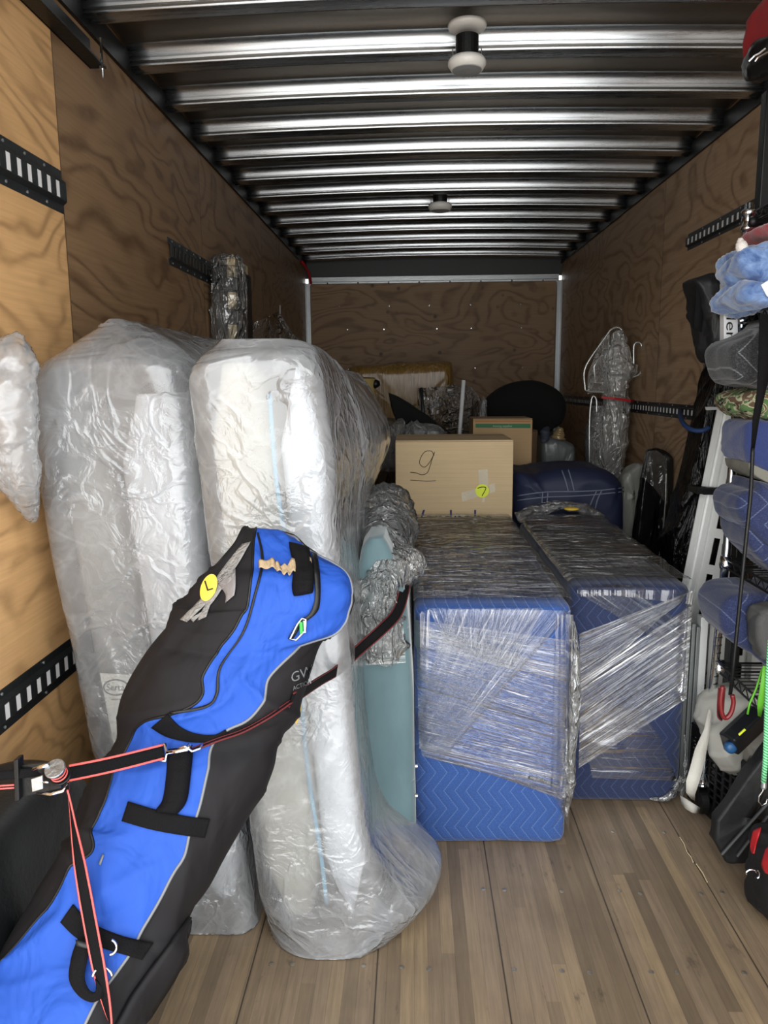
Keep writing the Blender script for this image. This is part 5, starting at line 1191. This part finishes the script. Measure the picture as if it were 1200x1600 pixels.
# ------------------------------------------------------------------ bag on top of the rack, webbing and cords
tRb, _ = slab('red_bag', 'red bag with black buckled straps on top of the rack', 'bag', [(1166, 90), (1166, 55), (1168, 34), (1182, 16), (1196, 8), (1240, -20), (1240, 60), (1205, 66), (1185, 80)], 2.0, .22, flat('dark_red_bag_cloth', '#8c1a1e', .6, 0, 120, .3), .015, 83, .003, clampx=CX, back=True, smooth_out=False)
slab('black', None, None, [(1165, 94), (1186, 82), (1206, 68), (1240, 60), (1240, 118), (1205, 122), (1188, 129), (1170, 122), (1166, 108)], 1.99, .24, flat('black_nylon_webbed', '#101112', .35, 0, 40, .6), .02, 84, .006, parent=tRb, part='base', clampx=CX, back=True)
MB().tube([at(1170, 96, 1.955), at(1178, 88, 1.95), at(1186, 84, 1.95), at(1196, 76, 1.95)], .0022, 6).tube([at(1180, 96, 1.95), at(1184, 90, 1.945), at(1205, 78, 1.95)], .0022, 6).build('buckle', CHROME, tRb)
q0 = at(1190, 240, 2.44)[0]
tg = MB().b2((q0, 2.43, 0), (q0+.035, 2.47, at(1190, 112, 2.3)[2])).build('black_post', BLACK, bevel=.003)
tag(tg, 'black square post at the right frame edge carrying the red bag', 'post')
tg = MB().grid(np.array([[at(a, y, Y), at(b, y+2, Y)] for a, b, y, Y in ((1187, 1212, 490, 2.08), (1185, 1208, 560, 2.08), (1183, 1196, 610, 2.09), (1176, 1186, 655, 2.1), (1173, 1177, 712, 2.12))])).build('black_webbing_strap', WEB, smooth=True, solid=.003)
tag(tg, 'black webbing strap tail lying over the charcoal and camouflage blankets', 'strap')
tg = MB().tube(interp([tuple(at(x, y, Y)) for x, y, Y in ((1176, 700, 2.1), (1173, 770, 2.1), (1167, 830, 2.09), (1160, 900, 2.08), (1153, 970, 2.08), (1146, 1040, 2.08), (1141, 1085, 2.1))], 30), .0055, 8).build('black_bungee_cord', BLACK, smooth=True)
tag(tg, 'black bungee cord running down over the navy blankets', 'cord')
tg = MB().tube(interp([tuple(at(x, y, 2.0)) for x, y in ((1129, 1072), (1126, 1095), (1128, 1115), (1134, 1122), (1142, 1114), (1146, 1098), (1144, 1086))], 26), .0065, 8).build('red_hook', flat('dark_red_plastic', '#6b1519', .35), smooth=True)
tag(tg, 'dark red plastic hook at the lower end of the black bungee', 'hook')
t2s = thing('lashing_strap', 'thin black strap with red edges hanging above the black crate', 'strap', at(1130, 1110, 2.06))
webstrap([at(1128, 1075, 2.05), at(1126, 1100, 2.05), at(1126, 1118, 2.06), at(1130, 1122, 2.06)], .02, 'strap', t2s, edge=MAROON, n=16)
tg = MB().grid(np.array([[at(a, y, Y), at(b, y+3, Y)] for a, b, y, Y in ((1107, 1113, 1108, 2.30), (1100, 1110, 1140, 2.28), (1086, 1104, 1170, 2.24), (1078, 1098, 1200, 2.20), (1072, 1092, 1220, 2.18), (1072, 1086, 1238, 2.2), (1080, 1086, 1248, 2.24))])).build('white_webbing', flat('off_white_webbing', '#c4c1b8', .8, 0, 250, .5), smooth=True, solid=.002)
a_ = tag(tg, 'off white webbing strap twisting down to the floor by the caster', 'strap')
MB().grid(np.array([[at(a, y, Y), at(b, y2, Y)] for a, y, b, y2, Y in ((1063, 1243, 1065, 1256, 2.34), (1073, 1249, 1072, 1264, 2.31), (1084, 1256, 1082, 1270, 2.29), (1094, 1262, 1092, 1271, 2.31))])).build('loose_end', bpy.data.materials['off_white_webbing'], tg, smooth=True, solid=.002)

# ------------------------------------------------------------------ black crate with tools
tCr = thing('plastic_crate', 'black lattice plastic crate on the floor under the rack', 'crate', (1.12, 2.2, 0))
ang = math.radians(12); O = np.array([1.012, 2.20, 0]); ux = np.array([math.cos(ang), math.sin(ang)*.3, 0]); uy = np.array([-math.sin(ang), math.cos(ang), 0]); CW, CD, CH = .262, .30, .27
def cr(a, b, z): return O+ux*a+uy*b+np.array([0, 0, z])
def slat(p, q, w, n_, d=.006):
    """thin bar p->q, width w in z or along, thickness d"""
    return MB().tube([p, q], w, 4)
def wall(name, p0, p1):
    m_ = MB(); L = p1-p0; zr = (0, .05, .075, .10, .125, .15, .175, .20, .235, CH); nrm = np.cross(L/np.linalg.norm(L), [0, 0, 1])*.006
    def bar(a, b, z0, z1): m_.prism([p0+L*a+[0, 0, z0], p0+L*b+[0, 0, z0], p0+L*b+[0, 0, z1], p0+L*a+[0, 0, z1]], nrm)
    bar(0, 1, 0, .05); bar(0, 1, .235, CH)
    for z in (.072, .097, .122, .147, .172, .197, .222): bar(0, 1, z, z+.006)
    for k in np.linspace(0, 1, 9): bar(max(0, k-.02), min(1, k+.02), .05, .235)
    m_.build(name, RUBBER, tCr)
wall('side_wall', cr(0, 0, 0), cr(CW, 0, 0)); wall('side_wall', cr(0, CD, 0), cr(0, 0, 0)); wall('side_wall', cr(CW, 0, 0), cr(CW, CD, 0)); wall('side_wall', cr(CW, CD, 0), cr(0, CD, 0))
MB().prism([cr(0, 0, .0), cr(CW, 0, .0), cr(CW, CD, .0), cr(0, CD, .0)], (0, 0, .008)).build('bottom', RUBBER, tCr)
MB().tube([cr(0, 0, CH), cr(CW, 0, CH), cr(CW, CD, CH), cr(0, CD, CH)], .007, 6, closed=True).build('rim', RUBBER, tCr)
slab('grey_tarp', 'pale grey folded tarp filling the black crate', 'tarp', [(1118, 1180), (1117, 1150), (1128, 1125), (1150, 1108), (1175, 1098), (1210, 1095), (1215, 1150), (1200, 1172), (1180, 1190), (1150, 1215), (1130, 1200)], 2.235, .22, flat('pale_grey_tarp', '#a5a49c', .6, 0, 16, .6, vary=.15), .05, 91, .010, clampx=CX)
tT2 = thing('cordless_tool', 'black and blue cordless tool with a yellow mark on the grey tarp', 'tool', at(1165, 1150, 2.16))
A0, A1 = at(1138, 1163, 2.15), at(1186, 1118, 2.21)
dA = (A1-A0)/np.linalg.norm(A1-A0); w_ = np.cross(dA, [0, 1, .3]); w_ /= np.linalg.norm(w_); h_ = np.cross(dA, w_)
MB().prism([A0+w_*a+h_*b for a, b in ((-.03, -.028), (.03, -.028), (.035, -.01), (.03, .028), (-.03, .028), (-.035, -.005))], A1-A0).build('housing', flat('black_tool_housing', '#15171a', .35, 0, 60, .2), tT2, bevel=.006)
BT = flat('tool_blue', '#1f4f7d', .4)
f0 = min((h_, -h_), key=lambda v: v[1]); 
MB().lathe(A0+f0*.012-dA*.006, [(.008, -.012), (.016, -.008), (.018, .008), (.008, .012)], 18, 'y').build('blue_cap', BT, tT2, smooth=True)
MB().lathe(A1+f0*.012, [(.01, -.014), (.018, -.010), (.02, .012), (.01, .016)], 18, 'y').build('blue_cap', BT, tT2, smooth=True)
MB().prism([at(1153, 1147, 2.115), at(1155, 1149, 2.115), at(1165, 1140, 2.125), at(1163, 1138, 2.125)], (0, -.003, 0)).build('yellow_mark', YELG, tT2)
# black mat leaning in front of the crate
MAT = flat('scuffed_black_rubber', '#141516', .6, 0, 30, .5, vary=.5, vscale=20)
tMt, _ = slab('rubber_mat', 'scuffed black rubber mat leaning against the crate near the floor', 'mat', [(1112, 1272), (1135, 1240), (1165, 1198), (1195, 1160), (1240, 1100), (1240, 1330), (1200, 1318), (1180, 1338), (1150, 1340), (1128, 1336), (1110, 1305)], 2.07, .05, MAT, .012, 92, .003, clampx=(0, 1.22), smooth_out=False, back=True)
for a, b in (((1128, 1335), (1200, 1255)), ((1152, 1338), (1200, 1275))):
    MB().tube([at(a[0], a[1], 2.055), at(b[0], b[1], 2.055)], .0045, 6).build('raised_edge', flat('worn_rubber_edge', '#3d3f40', .6) if a[0] == 1128 else bpy.data.materials['worn_rubber_edge'], tMt)
# red and black bag low at the right frame edge
tL3, mL3 = slab('tool_bag', 'red and black tool bag on the floor at the lower right frame edge', 'bag', [(1172, 1316), (1178, 1296), (1188, 1290), (1210, 1288), (1240, 1290), (1240, 1438), (1205, 1420), (1186, 1404), (1174, 1382), (1170, 1350)], 1.80, .16, flat('black_bag_cloth', '#0e0e10', .7, 0, 120, .3), .03, 93, .006, clampx=CX, back=True)
b3 = bvh_of(mL3)
for qd in ([(1177, 1298), (1172, 1322), (1176, 1334)], [(1190, 1292), (1182, 1318), (1178, 1334)]), ([(1196, 1328), (1190, 1350), (1196, 1364)], [(1206, 1318), (1206, 1345), (1206, 1368)]):
    G = patch(b3, qd[0], qd[1], 12, 6, .005, 1.86); MB().grid(G).build('red_panel', RED, tL3, smooth=True, solid=.003)
MB().tube([at(1163+11+8*math.cos(a), 1364+5*math.sin(a), 1.845) for a in np.linspace(2.6, 6.2, 14)], .0022, 6).build('steel_clip', CHROME, tL3)
MB().tube([at(1183+4*math.cos(a), 1366+6*math.sin(a), 1.84) for a in np.linspace(-1.5, 2, 10)], .002, 6).build('steel_clip', CHROME, tL3)
tg = thing('black_caster_bead', 'small black ball with white spot on the floor beside the tool bag', 'ball', atZ(1176, 1402, .0))
c_ = atZ(1177, 1397, .0125)
MB().lathe(c_+np.array([0, 0, -.012]), [(.003, 0), (.010, .004), (.0125, .012), (.010, .020), (.003, .024)], 16).build('shell', BLACK, tg, smooth=True)
MB().lathe(c_+np.array([.001, -.0125, .0]), [(.004, 0), (.003, -.0015)], 10, 'y').build('white_spot', WHITEM, tg)
# green bungee with hook, neon strap
GRB = NM('green_bungee_weave'); _s = GRB.sep(GRB.world()); _w = GRB.math('FRACT', GRB.math('ADD', GRB.math('MULTIPLY', _s[2], 130), GRB.math('MULTIPLY', _s[0], 60)))
GRB = GRB.done(GRB.pbsdf(GRB.mix(GRB.mr(_w, .35, .4, 0, 1), lin('#128a44'), lin('#8fd8a8')), .7))
tGb = thing('green_bungee_cord', 'green and white bungee cord with steel hook at the right frame edge', 'cord', at(1194, 1200, 1.9))
MB().tube([at(1204, 1000, 1.9), at(1200, 1060, 1.9), at(1198, 1130, 1.9), at(1196, 1190, 1.9), at(1193, 1222, 1.9)], .0068, 10).build('cord', GRB, tGb, smooth=True)
MB().tube([at(1193, 1224, 1.9), at(1192, 1236, 1.9), at(1186, 1244, 1.9), at(1185, 1252, 1.9), at(1190, 1259, 1.9), at(1197, 1255, 1.9), at(1199, 1248, 1.9)], .0018, 6).build('hook', CHROME, tGb, smooth=True)
MB().lathe(at(1193, 1232, 1.9), [(.006, 0), (.007, .004), (.006, .02)], 12).build('crimp', ZINC, tGb)
NEON = flat('neon_green_strap', '#5fae2c', .5, vary=.05)
tg = MB().grid(np.array([[at(a, y, Y), at(b, y+2, Y)] for a, b, y, Y in ((1192, 1199, 1040, 2.0), (1188, 1197, 1070, 2.0), (1183, 1193, 1100, 2.0), (1184, 1189, 1118, 2.02))])).build('neon_strap', NEON, smooth=True, solid=.002)
tag(tg, 'neon green strap hanging beside the green bungee cord', 'strap')
tg = MB().tube([at(1191, 1045, 2.02), at(1182, 1075, 2.02), at(1171, 1100, 2.02), at(1168, 1116, 2.02)], .003, 6).build('cord', NEON, smooth=True)
tag(tg, 'thin neon green cord trailing down onto the grey tarp', 'cord')
# ------------------------------------------------------------------ wrapped bed slats and clear film by the left wall
tSl = thing('bed_slats', 'pale wooden bed slats wrapped in film, upright against the left wall', 'slats', (-.86, 3.9, 0))
Ys = 3.60
SLW = flat('pale_slat_wood', '#d8c39a', .6, 0, 60, .2, vary=.1)
def pq(x0, y0, x1, y1, Y): return [at(x0, y0, Y), at(x1, y0, Y), at(x1+(y1-y0)*.02, y1, Y), at(x0+(y1-y0)*.02, y1, Y)]
for k, (y0, y1) in enumerate(((402, 432), (456, 483), (507, 530), (555, 580))):
    MB().prism(pq(354+k*1.3, y0, 367+k*1.3, y1, Ys), (0, .28, 0)).build('slat', SLW, tSl, bevel=.003)
for k, (y0, y1) in enumerate(((433, 455), (484, 506), (531, 554))):
    MB().prism(pq(350+k*1.5, y0, 371+k*1.5, y1, Ys-.01), (0, .28, 0)).build('spacer', flat('dull_dark_cap', '#3b3c3b', .3, 0, 20, .5) if k == 0 else bpy.data.materials['dull_dark_cap'], tSl, bevel=.006)
p_ = [at(334, 412, Ys+.01), at(349, 410, Ys+.01)]
for x in (338, 346): a_ = at(x, 412, Ys+.02); MB().b2((a_[0]-.012, Ys, 0), (a_[0]+.012, Ys+.25, a_[2])).build('side_board', DGREY, tSl, bevel=.002)
MB().b2((at(351, 420, Ys)[0], Ys+.03, 0), (at(372, 420, Ys)[0], Ys+.28, at(360, 420, Ys)[2])).build('side_board', BLACK, tSl)
clump([at(356, 401, 3.66)+np.array([0, 0, .005]), at(356, 406, 3.66), at(357, 430, 3.66), at(358, 480, 3.66), at(359, 540, 3.66), at(360, 640, 3.66)], [.04, .07, .08, .085, .085, .08], 'film_wrap', tSl, film('grey_clear_film', '#dcdcda', .14, .16, nscale=18, bstr=1.1, bdist=.012, gloss=2.0, streak=(1, 1, .35)), 95, 36, 130, .012)
tPk = thing('film_peak', 'thin clear film peak rising behind the middle bagged mattress', 'film', at(420, 560, 3.9))
G = np.zeros((40, 30, 3))
for i in range(40):
    u = i/39; x = 372+(475-372)*u; yt = np.interp(x, [372, 395, 425, 436, 444, 458, 475], [531, 505, 492, 487, 500, 522, 534])
    for j in range(30): v = j/29; G[i, j] = at(x, yt+(640-yt)*v, 4.2+.06*math.sin(5*u+3*v))
U, V_ = np.meshgrid(np.arange(40)*.01, np.arange(30)*.015, indexing='ij'); G[..., 1] += creases(U, V_, 96, 14, .12, .012, .03)
MB().grid(G).build('film_sheet', film('thin_clear_film', '#b9b6b0', .13, .14, nscale=14, bstr=1., bdist=.01, gloss=.9), tPk, smooth=True)
bq = at(436, 640, 4.3); MB().tube([(bq[0], 4.3, 0), (bq[0], 4.3, bq[2])], .02, 8).build('post', DGREY, tPk)
MB().tube([at(437, 640, 4.28), at(437.5, 477, 4.28)], .004, 6).build('thin_rod', ZINC, tPk)
# splinters of pale wood on the floor
for k, (a, b) in enumerate((((1062, 1308), (1073, 1330)), ((1074, 1332), (1083, 1347)), ((1088, 1350), (1105, 1378)))):
    A, B = atZ(*a, .003), atZ(*b, .003); tg = MB().tube([A, (A+B)/2+np.array([.003, 0, 0]), B], .0016, 5).build('wood_splinter', SLW)
    tag(tg, ('pale wood splinter on the floor, farthest of the three', 'short pale wood splinter on the floor, middle of the three', 'longest pale wood splinter on the floor, nearest of the three')[k], 'splinter', 'wood splinters on the plank floor')
